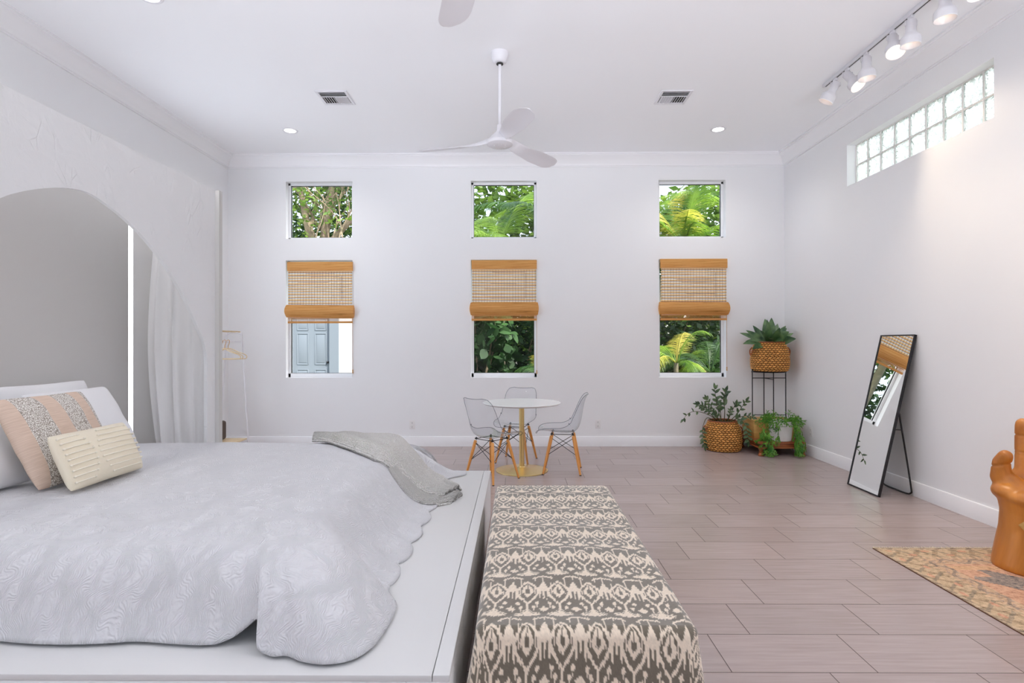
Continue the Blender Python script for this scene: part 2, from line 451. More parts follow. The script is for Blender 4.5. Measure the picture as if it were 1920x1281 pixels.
def catmull(P, n=8):
    P = [Vector(p) for p in P]; out = []
    for i in range(len(P) - 1):
        a, b, c, d = P[max(i - 1, 0)], P[i], P[i + 1], P[min(i + 2, len(P) - 1)]
        for k in range(n):
            t = k / n
            out.append(0.5 * ((2 * b) + (c - a) * t + (2 * a - 5 * b + 4 * c - d) * t * t + (3 * b - a - 3 * c + d) * t ** 3))
    out.append(P[-1]); return out
def frame_to(loc, zdir, xdir=None):
    z = Vector(zdir).normalized(); x = Vector(xdir) if xdir else (Vector((1, 0, 0)) if abs(z.x) < 0.9 else Vector((0, 1, 0)))
    x = (x - z * x.dot(z)).normalized(); y = z.cross(x)
    return Matrix(((x.x, y.x, z.x, loc[0]), (x.y, y.y, z.y, loc[1]), (x.z, y.z, z.z, loc[2]), (0, 0, 0, 1)))

# ------------------------------------------------------------------ the room
XL, XR, YB, YF, ZC = -3.89, 3.584, 7.434, -2.6, 3.905
T = 0.16
def lattice(us, vs, holes, mp, t):
    """a wall with rectangular openings; mp(u, v, w) with w = 0 on the room face, t on the far face"""
    us = sorted(set(us)); vs = sorted(set(vs))
    solid = lambda i, j: 0 <= i < len(us) - 1 and 0 <= j < len(vs) - 1 and not any(
        h[0] < (us[i] + us[i + 1]) / 2 < h[1] and h[2] < (vs[j] + vs[j + 1]) / 2 < h[3] for h in holes)
    g = G()
    for i in range(len(us) - 1):
        for j in range(len(vs) - 1):
            if not solid(i, j): continue
            a, b, c, d = us[i], us[i + 1], vs[j], vs[j + 1]
            for w in (0, t): g.quad(mp(a, c, w), mp(b, c, w), mp(b, d, w), mp(a, d, w))
            if not solid(i - 1, j): g.quad(mp(a, c, 0), mp(a, d, 0), mp(a, d, t), mp(a, c, t))
            if not solid(i + 1, j): g.quad(mp(b, c, 0), mp(b, d, 0), mp(b, d, t), mp(b, c, t))
            if not solid(i, j - 1): g.quad(mp(a, c, 0), mp(b, c, 0), mp(b, c, t), mp(a, c, t))
            if not solid(i, j + 1): g.quad(mp(a, d, 0), mp(b, d, 0), mp(b, d, t), mp(a, d, t))
    return g
def merged(g):
    bm = bmesh.new(); me = g.mesh('tmp', None, 0); bm.from_mesh(me); bmesh.ops.remove_doubles(bm, verts=bm.verts, dist=1e-5)
    g2 = G(); bm.verts.index_update(); g2.v = [tuple(v.co) for v in bm.verts]; g2.f = [tuple(v.index for v in f.verts) for f in bm.faces]
    bm.free(); bpy.data.meshes.remove(me); return g2

wx = [(-3.108, -2.209), (-0.612, 0.273), (1.910, 2.806)]
UZ = (2.794, 3.568); LZ = (0.922, 2.505)
holesB = [(a, b, *UZ) for a, b in wx] + [(a, b, *LZ) for a, b in wx]
g = lattice([XL - T, XR + T] + [q for w in wx for q in w], [0, ZC, *UZ, *LZ], holesB, lambda u, v, w: (u, YB + w, v), T)
struct('wall_back', merged(g), M['wall'], angle=0)
holesR = [(4.175, 6.022, 3.072, 3.522)]
g = lattice([YF, YB, 4.175, 6.022], [0, ZC, 3.072, 3.522], holesR, lambda u, v, w: (XR + w, u, v), T)
struct('wall_right', merged(g), M['wall'], angle=0)
holesL = [(5.15, 6.05, 0.25, 3.05)]
g = lattice([YF, YB, 5.15, 6.05], [0, ZC, 0.25, 3.05], holesL, lambda u, v, w: (XL - w, u, v), T)
struct('wall_left', merged(g), M['wall'], angle=0)
holesF = [(-3.3, -1.3, 0.0, 2.75), (-0.9, 1.1, 0.0, 2.75), (1.5, 3.3, 0.0, 2.75)]
g = lattice([XL - T, XR + T, -3.3, -1.3, -0.9, 1.1, 1.5, 3.3], [0, ZC, 2.75], holesF, lambda u, v, w: (u, YF - w, v), T)
struct('wall_front', merged(g), M['wall'], angle=0)
g = G(); g.box(((XL + XR) / 2, (YF + YB) / 2, -0.05), (XR - XL + 2 * T, YB - YF + 2 * T, 0.1)); struct('floor', g, M['floor'], angle=0)
g = G(); g.box(((XL + XR) / 2, (YF + YB) / 2, ZC + 0.1), (XR - XL + 2 * T, YB - YF + 2 * T, 0.2)); struct('ceiling', g, M['ceiling'], angle=0)

# crown moulding and baseboards, mitred
crown = [(0.0, 3.744), (0.012, 3.744), (0.012, 3.756), (0.022, 3.760), (0.024, 3.772), (0.034, 3.790), (0.052, 3.822), (0.078, 3.852),
         (0.104, 3.870), (0.112, 3.874), (0.114, 3.886), (0.130, 3.888), (0.130, ZC), (0.0, ZC)]
base = [(0.0, 0.0), (0.016, 0.0), (0.016, 0.122), (0.011, 0.132), (0.0, 0.134)]
def run_trim(name, prof, side):
    g = G(); n = len(prof)
    if side == 'back': A = [(XL + p, YB - p, z) for p, z in prof]; B = [(XR - p, YB - p, z) for p, z in prof]
    if side == 'left': A = [(XL + p, YF, z) for p, z in prof]; B = [(XL + p, YB - p, z) for p, z in prof]
    if side == 'right': A = [(XR - p, YF, z) for p, z in prof]; B = [(XR - p, YB - p, z) for p, z in prof]
    g.add(A + B, [(i, (i + 1) % n, n + (i + 1) % n, n + i) for i in range(n)] + [tuple(range(n)), tuple(range(2 * n - 1, n - 1, -1))])
    struct(name, g, M['trim'], angle=30)
for i, sd in enumerate(('back', 'left', 'right')):
    run_trim('trim_%d' % (i + 1), crown, sd); run_trim('baseboard_' + sd, base, sd)

# windows of the back wall
def window(name, x0, x1, z0, z1, sill):
    y0 = YB + 0.085; fw = 0.032
    g = G()
    g.box(((x0 + fw / 2), y0 + 0.03, (z0 + z1) / 2), (fw, 0.06, z1 - z0), bev=0.003)
    g.box(((x1 - fw / 2), y0 + 0.03, (z0 + z1) / 2), (fw, 0.06, z1 - z0), bev=0.003)
    g.box(((x0 + x1) / 2, y0 + 0.03, z1 - fw / 2), (x1 - x0, 0.06, fw), bev=0.003)
    g.box(((x0 + x1) / 2, y0 + 0.03, z0 + sill / 2), (x1 - x0, 0.06, sill), bev=0.003)
    w = struct(name, g, M['vinyl'], origin=((x0 + x1) / 2, YB + 0.085, z0))
    o = Vector(w.location)
    L = lambda x, y, z: (x - o.x, y - o.y, z - o.z)
    a, b, c, d = x0 + fw, x1 - fw, z0 + sill, z1 - fw
    gk = 0.005; y = y0 + 0.028; g = G()
    for cc, dd in ((((a + gk / 2), y, (c + d) / 2), (gk, 0.022, d - c)), (((b - gk / 2), y, (c + d) / 2), (gk, 0.022, d - c)),
                   (((a + b) / 2, y, d - gk / 2), (b - a, 0.022, gk)), (((a + b) / 2, y, c + gk / 2), (b - a, 0.022, gk))):
        g.box(L(*cc), dd)
    g.build('gasket', M['black_metal'], w)
    g = G(); g.box(L((a + b) / 2, y, (c + d) / 2), (b - a - 2 * gk, 0.006, d - c - 2 * gk)); g.build('pane', M['glass'], w, angle=0)
    return w
for i, (a, b) in enumerate(wx):
    window('window_%d' % (i + 1), a, b, *UZ, 0.032)
    window('window_%d' % (i + 4), a, b, *LZ, 0.055)

# glass block window on the right wall
y0, y1, z0, z1 = 4.175, 6.022, 3.072, 3.522
g = G(); xg = XR + 0.093; nc = 9
bw = (y1 - y0) / nc; bh = (z1 - z0) / 2; jt = 0.012
for i in range(nc + 1):
    yy = min(max(y0 + i * bw, y0 + jt / 2), y1 - jt / 2); g.box((xg + 0.025, yy, (z0 + z1) / 2), (0.05, jt, z1 - z0))
for j in range(3):
    zz = min(max(z0 + j * bh, z0 + jt / 2), z1 - jt / 2); g.box((xg + 0.0255, (y0 + y1) / 2, zz), (0.049, y1 - y0, jt))
w7 = struct('window_7', g, M['mortar'], angle=0, origin=(xg, (y0 + y1) / 2, z0))
for i in range(nc):
    for j in range(2):
        g = G(); g.box((0.026, y0 + (i + 0.5) * bw - (y0 + y1) / 2, (j + 0.5) * bh), (0.046, bw - jt - 0.0005, bh - jt - 0.0005), bev=0.012)
        g.build('glass_block', M['glassblock'], w7)
# tall window of the left wall, behind the bed alcove
g = G(); y0, y1, z0, z1 = 5.15, 6.05, 0.25, 3.05; xw = XL - 0.12
for yy in (y0 + 0.02, y1 - 0.02): g.box((xw, yy, (z0 + z1) / 2), (0.05, 0.04, z1 - z0), bev=0.003)
for zz in (z0 + 0.02, z1 - 0.02): g.box((xw, (y0 + y1) / 2, zz), (0.05, y1 - y0, 0.04), bev=0.003)
w8 = struct('window_8', g, M['vinyl'], origin=(xw, (y0 + y1) / 2, z0))
g = G(); g.box((0, 0, (z1 - z0) / 2), (0.006, y1 - y0 - 0.08, z1 - z0 - 0.08)); g.build('pane', M['frost'], w8, angle=0)

# ------------------------------------------------------------------ bamboo blinds
def blind(x0, x1, zt, zb, label, seed, skew):
    rd = random.Random(seed)
    root = empty('bamboo_blind', ((x0 + x1) / 2, YB - 0.002, zb), 0, label, 'blind', 'bamboo roman blinds on the lower windows')
    W = x1 - x0; H = zt - zb; hw = W / 2
    val = 0.122; rollT = 0.245; rollB = 0.075
    # valance: a gently bowed band of reeds
    g = G(); rows = []
    for k in range(15):
        z = H - val * k / 14; yb = -0.034 - 0.005 * math.sin(PI * k / 14) - 0.0012 * (k % 2)
        rows.append([(-hw, 0.0, z), (-hw, yb, z), (0, yb - 0.001, z), (hw, yb, z), (hw, 0.0, z)])
    g.grid(rows); g.build('valance', M['bamboo'], root, angle=60)
    # liner
    g = G(); g.box((0.0, -0.0125, (H - val * 0.3 + rollB) / 2), (W - 0.03, 0.003, H - val * 0.3 - rollB)); g.build('liner', M['liner'], root, angle=0)
    # woven panel: pale reeds, dark reeds
    gp, gd = G(), G(); z = H - val - 0.003
    while z > rollT - 0.01:
        h = rd.uniform(0.013, 0.021); gp.box((0, -0.0150, z - h / 2), (W - 0.012, 0.002, h)); z -= h + 0.001
        h = rd.uniform(0.003, 0.006); gd.box((0, -0.0155, z - h / 2), (W - 0.012, 0.003, h)); z -= h + rd.uniform(0.012, 0.019)
        if rd.random() < 0.35: gd.box((rd.uniform(-0.1, 0.1), -0.0155, z + 0.005), (W * rd.uniform(0.3, 0.6), 0.003, 0.003))
    pn = gp.build('woven_panel', M['bamboo_pale'], root, angle=0)
    gd.build('dark_reeds', M['reed_dark'], pn, angle=0)
    gt = G(); n = 22
    for k in range(n + 1):
        x = -hw + 0.02 + (W - 0.04) * k / n + rd.uniform(-0.002, 0.002)
        gt.box((x, -0.0178, (H - val + rollB) / 2), (0.0022, 0.0015, H - val - rollB - 0.01))
    gt.box((hw * 0.66, -0.0215, (H - val + rollT) / 2), (0.003, 0.002, 0.34), Matrix.Rotation(-0.0, 4, 'Y'))
    gt.build('thread', M['thread'], pn, angle=0)
    # bulging stack of folds
    g = G(); rows = []
    for k in range(22):
        t = k / 21; z = rollT - (rollT - rollB) * t
        yb = -0.022 - 0.05 * math.sin(PI * min(1, t * 1.02)) ** 0.7 - 0.002 * (k % 2)
        e = 0.012 + 0.012 * math.sin(PI * t)
        rows.append([(-hw - e, 0.0, z + skew), (-hw - e, yb, z + skew), (0, yb - 0.002, z), (hw + e, yb, z - skew), (hw + e, 0.0, z - skew)])
    g.grid(rows); g.build('folded_stack', M['bamboo'], root, angle=60)
    # bottom flap
    g = G(); g.box((0, -0.014, 0.014), (W, 0.006, 0.028)); g.box((0, -0.014, 0.037), (W, 0.004, 0.006)); g.box((0, -0.014, 0.052), (W, 0.004, 0.007)); g.box((0, -0.014, 0.068), (W, 0.004, 0.012))
    fl = g.build('bottom_flap', M['bamboo'], root, angle=0)
    # pull cord with tassel
    zc = -0.66 if seed == 2 else -0.62
    g = G(); g.tube([(hw - 0.004, -0.024, 0.2), (hw - 0.002, -0.012, 0.0), (hw - 0.002, -0.010, zc)], 0.0022, 6)
    cd = g.build('pull_cord', M['tape'], root)
    g = G(); g.lathe([(0.003, 0), (0.008, -0.012), (0.006, -0.03), (0.009, -0.05), (0.002, -0.056)][::-1], 10, (hw - 0.002, -0.010, zc)); g.build('tassel', M['tape'], cd)
    return root
blind(-3.075, -2.200, 2.478, 1.655, 'woven bamboo blind half raised over the window with the pale blue door outside', 1, 0.004)
blind(-0.600, 0.272, 2.495, 1.685, 'woven bamboo blind half raised over the middle window with dark broad leaves outside', 2, 0.0)
blind(1.925, 2.812, 2.505, 1.685, 'woven bamboo blind half raised over the window nearest the corner with palm fronds outside', 3, 0.003)

# ------------------------------------------------------------------ ceiling fans
def make_fan(loc, rz, label):
    root = empty('ceiling_fan', loc, rz, label, 'ceiling fan', 'white three-blade ceiling fans')
    zh = 3.125 - ZC
    g = G(); g.lathe([(0.076, 0.0), (0.076, -0.012), (0.072, -0.04), (0.060, -0.078), (0.046, -0.088), (0.030, -0.090)], 36); g.build('canopy', M['white_metal'], root)
    g = G(); g.lathe([(0.022, -0.086), (0.03, -0.094), (0.03, -0.100), (0.014, -0.104)], 24); g.build('hanger_ball', M['dark'], root)
    g = G(); g.lathe([(0.0135, -0.09), (0.0135, zh + 0.10)], 18); g.build('downrod', M['white_metal'], root)
    g = G(); g.lathe([(0.02, 0.155), (0.026, 0.15), (0.028, 0.105), (0.045, 0.085), (0.075, 0.055), (0.10, 0.03), (0.115, 0.005), (0.112, -0.018), (0.09, -0.030), (0.04, -0.034), (0.0, -0.034)], 44, (0, 0, zh))
    hb = g.build('motor_housing', M['white_metal'], root)
    for k in range(9):
        g = G(); a = 2 * PI * k / 9; g.sphere((0.055 * math.cos(a), 0.055 * math.sin(a), zh - 0.033), 0.004, 8, 6); g.build('screw', M['plate'], hb)
    for b in range(3):
        g = G(); rows = []; N = 34
        for i in range(N + 1):
            t = i / N; r = 0.05 + 0.71 * t
            w = 0.075 + 0.105 * min(1, (t / 0.55)) ** 1.2 * (1 if t < 0.55 else 1)
            if t > 0.80: w *= math.sqrt(max(0.0, 1 - ((t - 0.80) / 0.2025) ** 2.2))
            pitch = -math.radians(46 * (1 - min(1, t / 0.42)) ** 1.4 + 16)
            zc = 0.045 * (1 - min(1, t / 0.4)) ** 2 - 0.012 * t + 0.0
            th = 0.008 + 0.016 * (1 - t) ** 3
            ring = []
            for k in range(20):
                a = 2 * PI * k / 20; cx = math.cos(a) * w / 2 - 0.012 * math.sin(PI * t); cz = math.sin(a) * th / 2 + 0.012 * (math.cos(a) ** 2) * (-1) * (w / 0.18)
                ring.append((r, cx * math.cos(pitch) - cz * math.sin(pitch), zh + zc + cx * math.sin(pitch) + cz * math.cos(pitch)))
            rows.append(ring + [ring[0]])
        g.grid(rows); g.f.append(tuple(range(20)))
        L = N * 21; g.f.append(tuple(range(L, L + 20)))
        X = Matrix.Rotation(2 * PI * b / 3, 4, 'Z'); g.v = [tuple(X @ Vector(v)) for v in g.v]
        g2 = merged(g); g2.build('blade', M['white_metal'], root, angle=60)
    return root
fan = make_fan((-0.141, 4.80, ZC), math.radians(48), 'white ceiling fan fully in view hanging on a long downrod')
dup(fan, (-0.185, 2.27, ZC), math.radians(103), 'white ceiling fan of which only one blade tip shows at the top edge')

# ------------------------------------------------------------------ recessed lights, vents, outlets
def recessed(x, y, label):
    root = empty('recessed_light', (x, y, ZC), 0, label, 'ceiling light', 'round recessed ceiling lights')
    g = G(); g.lathe([(0.062, 0.004), (0.066, -0.006), (0.088, -0.005), (0.092, 0.0), (0.092, 0.004)], 40, capb=False, capt=False); g.build('trim_ring', M['white_metal'], root)
    g = G(); g.lathe([(0.0, -0.0025), (0.064, -0.002)], 40, capb=False, capt=False); g.build('lens', M['led'], root)
    ld = bpy.data.lights.new('recessed_lamp', 'SPOT'); ld.energy = 20; ld.spot_size = math.radians(150); ld.spot_blend = 0.8; ld.shadow_soft_size = 0.06; ld.color = (1, 0.96, 0.92)
    lo = bpy.data.objects.new('recessed_lamp', ld); COL.objects.link(lo); lo.location = (0, 0, -0.03); lo.parent = root
recessed(-2.675, 6.52, 'round recessed ceiling light above the left window')
recessed(2.385, 6.545, 'round recessed ceiling light above the window nearest the corner')
recessed(-2.66, 3.985, 'round recessed ceiling light cut by the top edge over the bed alcove')
for x, y in ((2.385, 3.98), (-2.66, 1.45), (2.385, 1.45)): recessed(x, y, 'round recessed ceiling light added unseen over the near half of the room for overhead light')  # unseen fixtures put in to raise the overhead light

def vent(x, y, label, mir):
    root = empty('ceiling_vent', (x, y, ZC), 0, label, 'air vent', 'square ceiling air vents')
    g = G(); s = 0.16; b = 0.028
    for sx in (-1, 1): g.box((sx * (s - b / 2), 0, -0.005), (b, 2 * s, 0.010), bev=0.003)
    for sy in (-1, 1): g.box((0, sy * (s - b / 2), -0.005), (2 * s - 2 * b, b, 0.010), bev=0.003)
    g.build('frame', M['white_metal'], root)
    g = G(); g.box((0, 0, -0.0005), (2 * (s - b), 2 * (s - b), 0.001)); g.build('duct_shade', M['dark'], root)  # dark sheet on the ceiling standing in for the shade inside the duct
    i = s - b
    for k in range(3):
        g = G(); g.box((0, 0, 0), (2 * i, 0.018, 0.002), Matrix.Translation((0, -i + 0.02 + k * 0.033, -0.007)) @ Matrix.Rotation(math.radians(38), 4, 'X')); g.build('louver', M['white_metal'], root, angle=0)
    for sx in (-1, 1):
        for k in range(5):
            g = G(); ang = -42 * sx * 1
            g.box((0, 0, 0), (0.020, i * 2 - 0.112, 0.002), Matrix.Translation((sx * (0.016 + k * 0.0245), 0.051, -0.007)) @ Matrix.Rotation(math.radians(ang), 4, 'Y')); g.build('louver', M['white_metal'], root, angle=0)
    g = G(); g.box((0, -i + 0.104, -0.006), (2 * i, 0.006, 0.008)); g.box((0, i - 0.004, -0.006), (2 * i, 0.006, 0.008)); g.box((0, 0.05, -0.006), (0.006, 0.16, 0.008)); g.build('divider', M['white_metal'], root, angle=0)
vent(-1.852, 5.65, 'square white ceiling vent on the left of the fan', 1)
vent(1.610, 5.68, 'square white ceiling vent on the right of the fan', -1)

def outlet(loc, rz, label):
    root = empty('wall_outlet', loc, rz, label, 'outlet', 'white wall outlets')
    g = G(); g.box((0, -0.003, 0), (0.074, 0.006, 0.118), bev=0.0025); g.build('cover_plate', M['plate'], root)
    for sz in (-1, 1):
        g = G(); g.box((0, -0.0068, sz * 0.026), (0.034, 0.0025, 0.030), bev=0.001); sk = g.build('socket', M['plate'], root)
        g = G()
        for sx in (-1, 1): g.box((sx * 0.0065, -0.0083, sz * 0.026 + 0.003), (0.0025, 0.001, 0.009))
        g.box((0, -0.0083, sz * 0.026 - 0.009), (0.005, 0.001, 0.005)); g.build('slot', M['dark'], sk, angle=0)
outlet((-1.404, YB, 0.290), 0, 'white wall outlet on the back wall left of the dining set')
outlet((1.089, YB, 0.299), 0, 'white wall outlet on the back wall right of the dining set')
outlet((XR, 6.77, 0.297), -PI / 2, 'white wall outlet on the right wall beside the corner plants')

# ------------------------------------------------------------------ track lighting
TX = 3.01; tz = ZC - 0.032
root = empty('lighting_track', (TX, 4.2, ZC), 0, 'long white ceiling track carrying the row of spotlights', 'light track')
g = G(); g.box((0, -0.1, -0.016), (0.036, 2.65, 0.032), bev=0.002); g.build('rail', M['white_metal'], root)
g = G(); g.box((0, -0.1, -0.0325), (0.009, 2.60, 0.0015)); g.build('slot', M['dark'], root, angle=0)
def spot(y, aim, lit, label, power):
    root = empty('track_spotlight', (TX, y, tz), 0, label, 'spotlight', 'spotlights on the ceiling track')
    a = Vector(aim).normalized()
    g = G(); g.box((0, 0, -0.012), (0.024, 0.05, 0.024), bev=0.004); g.build('adapter', M['white_metal'], root)
    g = G(); sd = 0.0 if abs(a.x) < 0.2 and abs(a.y) < 0.2 else 1.0
    piv = Vector((0.0, 0.0, -0.062)); top = piv - a * 0.028
    g.tube([(0, 0, -0.02), (0.0, 0, -0.036)], 0.008, 10)
    g.box((0.0, 0, -0.038), (0.088, 0.018, 0.004))
    for sx in (-1, 1): g.box((sx * 0.042, 0, -0.056), (0.004, 0.018, 0.040))
    g.build('bracket', M['white_metal'], root)
    X = frame_to(top, a)
    g = G(); g.lathe([(0.0, 0.0), (0.034, 0.0), (0.0365, 0.006), (0.0375, 0.092), (0.044, 0.104), (0.064, 0.128), (0.0675, 0.136), (0.0685, 0.190), (0.066, 0.192), (0.0625, 0.188), (0.058, 0.140), (0.040, 0.120)], 36, X=X, capb=False, capt=False)
    hs = g.build('housing', M['white_metal'], root)
    g = G(); g.lathe([(0.046, 0.128), (0.042, 0.134), (0.03, 0.139), (0.0, 0.141)] if lit < 2 else [(0.055, 0.150), (0.03, 0.156), (0.0, 0.158)], 32, X=X, capb=False, capt=False)
    g.build('bulb', M['bulb_hot'] if lit > 1 else M['bulb_warm'], root)
    g = G(); g.lathe([(0.0688, 0.186), (0.0705, 0.188), (0.0705, 0.1925), (0.0665, 0.1925)], 36, X=X, capb=False, capt=False); g.build('rim', M['trim'], root)
    ld = bpy.data.lights.new('spot_lamp', 'SPOT'); ld.energy = power; ld.spot_size = math.radians(75); ld.spot_blend = 0.7; ld.shadow_soft_size = 0.05; ld.color = (1, 0.80, 0.58)
    lo = bpy.data.objects.new('spot_lamp', ld); COL.objects.link(lo); lo.matrix_world = frame_to(top + a * 0.2, -a); lo.parent = root
spot(5.235, (-0.42, 0.25, -0.85), 1, 'white track spotlight at the far end of the track, tilted left', 14)
spot(5.045, (0.30, -0.50, -0.8), 2, 'glowing white track spotlight second from the far end, tilted towards the wall', 20)
spot(4.775, (0.02, -0.03, -1), 1, 'white track spotlight third from the far end, pointing straight down', 14)
spot(4.44, (-0.14, -0.42, -0.9), 2, 'glowing white track spotlight fourth from the far end, showing its lit bulb', 20)
spot(4.235, (0.0, 0.04, -1), 1, 'white track spotlight partly covering the glowing fourth one, pointing down', 14)
spot(3.90, (0.0, 0.0, -1), 1, 'white track spotlight cut by the top edge right after the overlapping pair', 14)
spot(3.66, (0.05, -0.25, -1), 2, 'track spotlight at the top right edge of which only the glow shows', 20)

# ------------------------------------------------------------------ bed platform and alcove
PZ = 0.36; PX0, PX1, PY0, PY1 = -3.12, -0.208, 1.705, 4.445
root = empty('bed_platform', ((PX0 + PX1) / 2, (PY0 + PY1) / 2, 0), 0, 'large low white wooden platform under the bed', 'bed platform')
ox, oy = root.location.x, root.location.y
g = G(); g.box((0, 0, (PZ - 0.02) / 2), (PX1 - PX0 - 0.004, PY1 - PY0 - 0.004, PZ - 0.02), bev=0.004); g.build('side_skirt', M['plaster'], root)
g = G(); g.box((-0.0275, 0, PZ - 0.01), (PX1 - PX0 - 0.055, PY1 - PY0, 0.02), bev=0.0025); g.build('top_board', M['platform'], root)
g = G(); g.box(((PX1 - PX0) / 2 - 0.0263, 0, PZ - 0.0102), (0.0525, PY1 - PY0, 0.0205), bev=0.0025); g.build('edge_board', M['platform'], root)

# arched panel: measured outline in the (y, z) plane
far = [(4.325, PZ), (4.325, 0.80), (4.325, 1.15), (4.318, 1.30), (4.285, 1.40), (4.208, 1.504), (4.058, 1.696), (3.869, 1.881), (3.648, 2.044), (3.442, 2.150), (3.261, 2.212), (3.11, 2.243)]
near = [(2.952, 2.222), (2.85, 2.192), (2.755, 2.157), (2.667, 2.117), (2.583, 2.069)] + [(6.17 - y, z) for y, z in reversed(far[:8])]
near = [p for i, p in enumerate(near) if i == 0 or p[0] < near[i - 1][0] + 1e-6]
arch = [far[0]] + [tuple(p)[:2] for p in catmull([(y, z, 0) for y, z in far[1:] + near[:-1]], 4)] + [(near[-1][0], PZ)]
AX = -2.43; AT = 0.024; ZP = 2.62
outer = [(1.705, PZ), (1.705, ZP - 0.01), (4.44, ZP), (4.44, PZ)]
loop = arch + outer
root = empty('bed_alcove', (AX, 3.08, PZ), 0, 'white plaster panel with an arched opening standing over the bed', 'bed alcove')
tri = tessellate_polygon([[Vector((y, z, 0)) for y, z in loop]])
n = len(loop); g = G()
vs = [(0, y - 3.08, z - PZ) for y, z in loop] + [(-AT, y - 3.08, z - PZ) for y, z in loop]
g.add(vs, [tuple(t) for t in tri] + [tuple(i + n for i in reversed(t)) for t in tri] + [(i, (i + 1) % n, n + (i + 1) % n, n + i) for i in range(n)])
g.build('arch_panel', M['plaster'], root, angle=25)
BX = -3.10
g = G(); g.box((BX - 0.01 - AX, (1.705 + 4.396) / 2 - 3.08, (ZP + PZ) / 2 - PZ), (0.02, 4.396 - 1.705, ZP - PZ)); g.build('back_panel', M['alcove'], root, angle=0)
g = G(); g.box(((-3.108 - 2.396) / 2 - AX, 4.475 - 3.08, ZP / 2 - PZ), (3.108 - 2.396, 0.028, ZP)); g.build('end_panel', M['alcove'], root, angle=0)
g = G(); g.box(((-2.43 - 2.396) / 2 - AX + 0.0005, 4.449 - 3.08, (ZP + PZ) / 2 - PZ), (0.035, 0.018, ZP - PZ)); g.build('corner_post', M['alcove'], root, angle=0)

# curtain inside the alcove, gathered at the far end
root = empty('curtain', (-2.7, 4.36, PZ), 0, 'white fabric curtain hanging in the far end of the arched alcove', 'curtain')
rows = []; N, K = 90, 46
for i in range(N + 1):
    t = i / N; row = []
    for k in range(K + 1):
        q = k / K; z = PZ + 0.012 + (2.30 - PZ) * (1 - q)
        xl = -2.885 - 0.065 * math.sin(PI * min(1, q * 1.1)) + 0.015 * q; xr = -2.47 + 0.01 * math.sin(3 * q)
        x = xl + (xr - xl) * t
        amp = 0.022 + 0.014 * q
        y = 4.395 + amp * math.sin(2 * PI * (4.1 * t + 0.35 * q * t)) * (0.6 + 0.4 * math.sin(5 * t + 1)) + 0.006 * math.sin(11 * t + 7 * q)
        row.append((x + 0.02 * math.sin(2 * PI * 3.2 * t + 1) * math.sin(PI * t), y, z))
    rows.append(row)
g = G(); g.grid(rows); g.v = [(v[0] + 2.7, v[1] - 4.36, v[2] - PZ) for v in g.v]
cu = g.build('drape', M['curtain'], root, angle=180)
g = G(); g.tube([(-0.36, 0.035, 1.95), (0.24, 0.035, 1.95)], 0.008, 10); g.build('rod', M['white_metal'], root)

# ------------------------------------------------------------------ mattress, quilt, throw, pillows
MZ = 0.655; MX0, MX1, MY0, MY1 = -3.07, -0.90, 2.06, 4.05
g = G(); g.box((0, 0, 0.14), (MX1 - MX0 - 0.06, MY1 - MY0 - 0.06, 0.28), bev=0.06)
mt = g.build('mattress', M['pillow'], loc=((MX0 + MX1) / 2, (MY0 + MY1) / 2, PZ)); tag(mt, 'thick mattress under the white quilt on the white platform', 'mattress')

# perimeter of the drape: (edge point, hem point, z lift) listed from the head along the near side, round the foot, and back along the far side
P = []
def pt(ex, ey, hx, hy, lift=0.0, sc=0.0): P.append((ex, ey, hx, hy, lift, sc))
nx = 34
for i in range(nx + 1):
    t = i / nx; x = -3.05 + (-1.10 + 3.05) * t
    sc = 0.024 * abs(math.sin(PI * (x + 1.31) / 0.50))
    pt(x, 2.035, x * 1.0 + 0.03 * t, 1.878 - 0.008 * t, 0.0, sc)
pt(-1.05, 2.037, -1.013, 1.852, 0.0)
pt(-1.02, 2.040, -0.958, 1.862, 0.018)
pt(-0.995, 2.043, -0.915, 1.868, 0.050)
pt(-0.975, 2.048, -0.884, 1.862, 0.078)
pt(-0.962, 2.052, -0.866, 1.842, 0.084)
pt(-0.950, 2.056, -0.856, 1.815, 0.066)
pt(-0.938, 2.062, -0.848, 1.800, 0.022)
pt(-0.925, 2.07, -0.826, 1.798, 0.0)
pt(-0.915, 2.08, -0.785, 1.780, 0.0)
pt(-0.905, 2.09, -0.745, 1.785, 0.0)
pt(-0.893, 2.105, -0.68, 1.752, 0.0)
pt(-0.885, 2.13, -0.60, 1.738, 0.0)
pt(-0.879, 2.142, -0.525, 1.765, 0.0)
pt(-0.874, 2.155, -0.480, 1.835, 0.0)
pt(-0.870, 2.17, -0.462, 1.945, 0.0)
pt(-0.868, 2.20, -0.458, 2.055, 0.0)
pt(-0.866, 2.24, -0.468, 2.15, 0.0)
pt(-0.865, 2.30, -0.515, 2.225, 0.012)
pt(-0.865, 2.36, -0.525, 2.285, 0.006)
ny = 56
for i in range(1, ny + 1):
    t = i / ny; y = 2.36 + (3.98 - 2.36) * t
    hy = 2.285 + (4.16 - 2.285) * t
    ph = ((hy - 2.285) % 0.262) / 0.262
    sc = 0.045 * math.sin(PI * ph) ** 0.6
    pt(-0.865, y, -0.560 + 0.03 * t, hy, 0.0, sc)
for a, hx, hy in ((4.005, -0.46, 4.22), (4.02, -0.40, 4.28), (4.035, -0.40, 4.36), (4.045, -0.47, 4.395), (4.05, -0.55, 4.37)):
    pt(-0.875 - 0.3 * (a - 4.0), a, hx, hy, 0.0)
for i in range(18):
    t = i / 17; x = -0.93 + (-3.05 + 0.93) * t
    pt(x, 4.06, x - 0.0 + 0.28 * (1 - t) ** 6, 4.30 + 0.02 * math.sin(16 * t), 0.0)
Pd = []
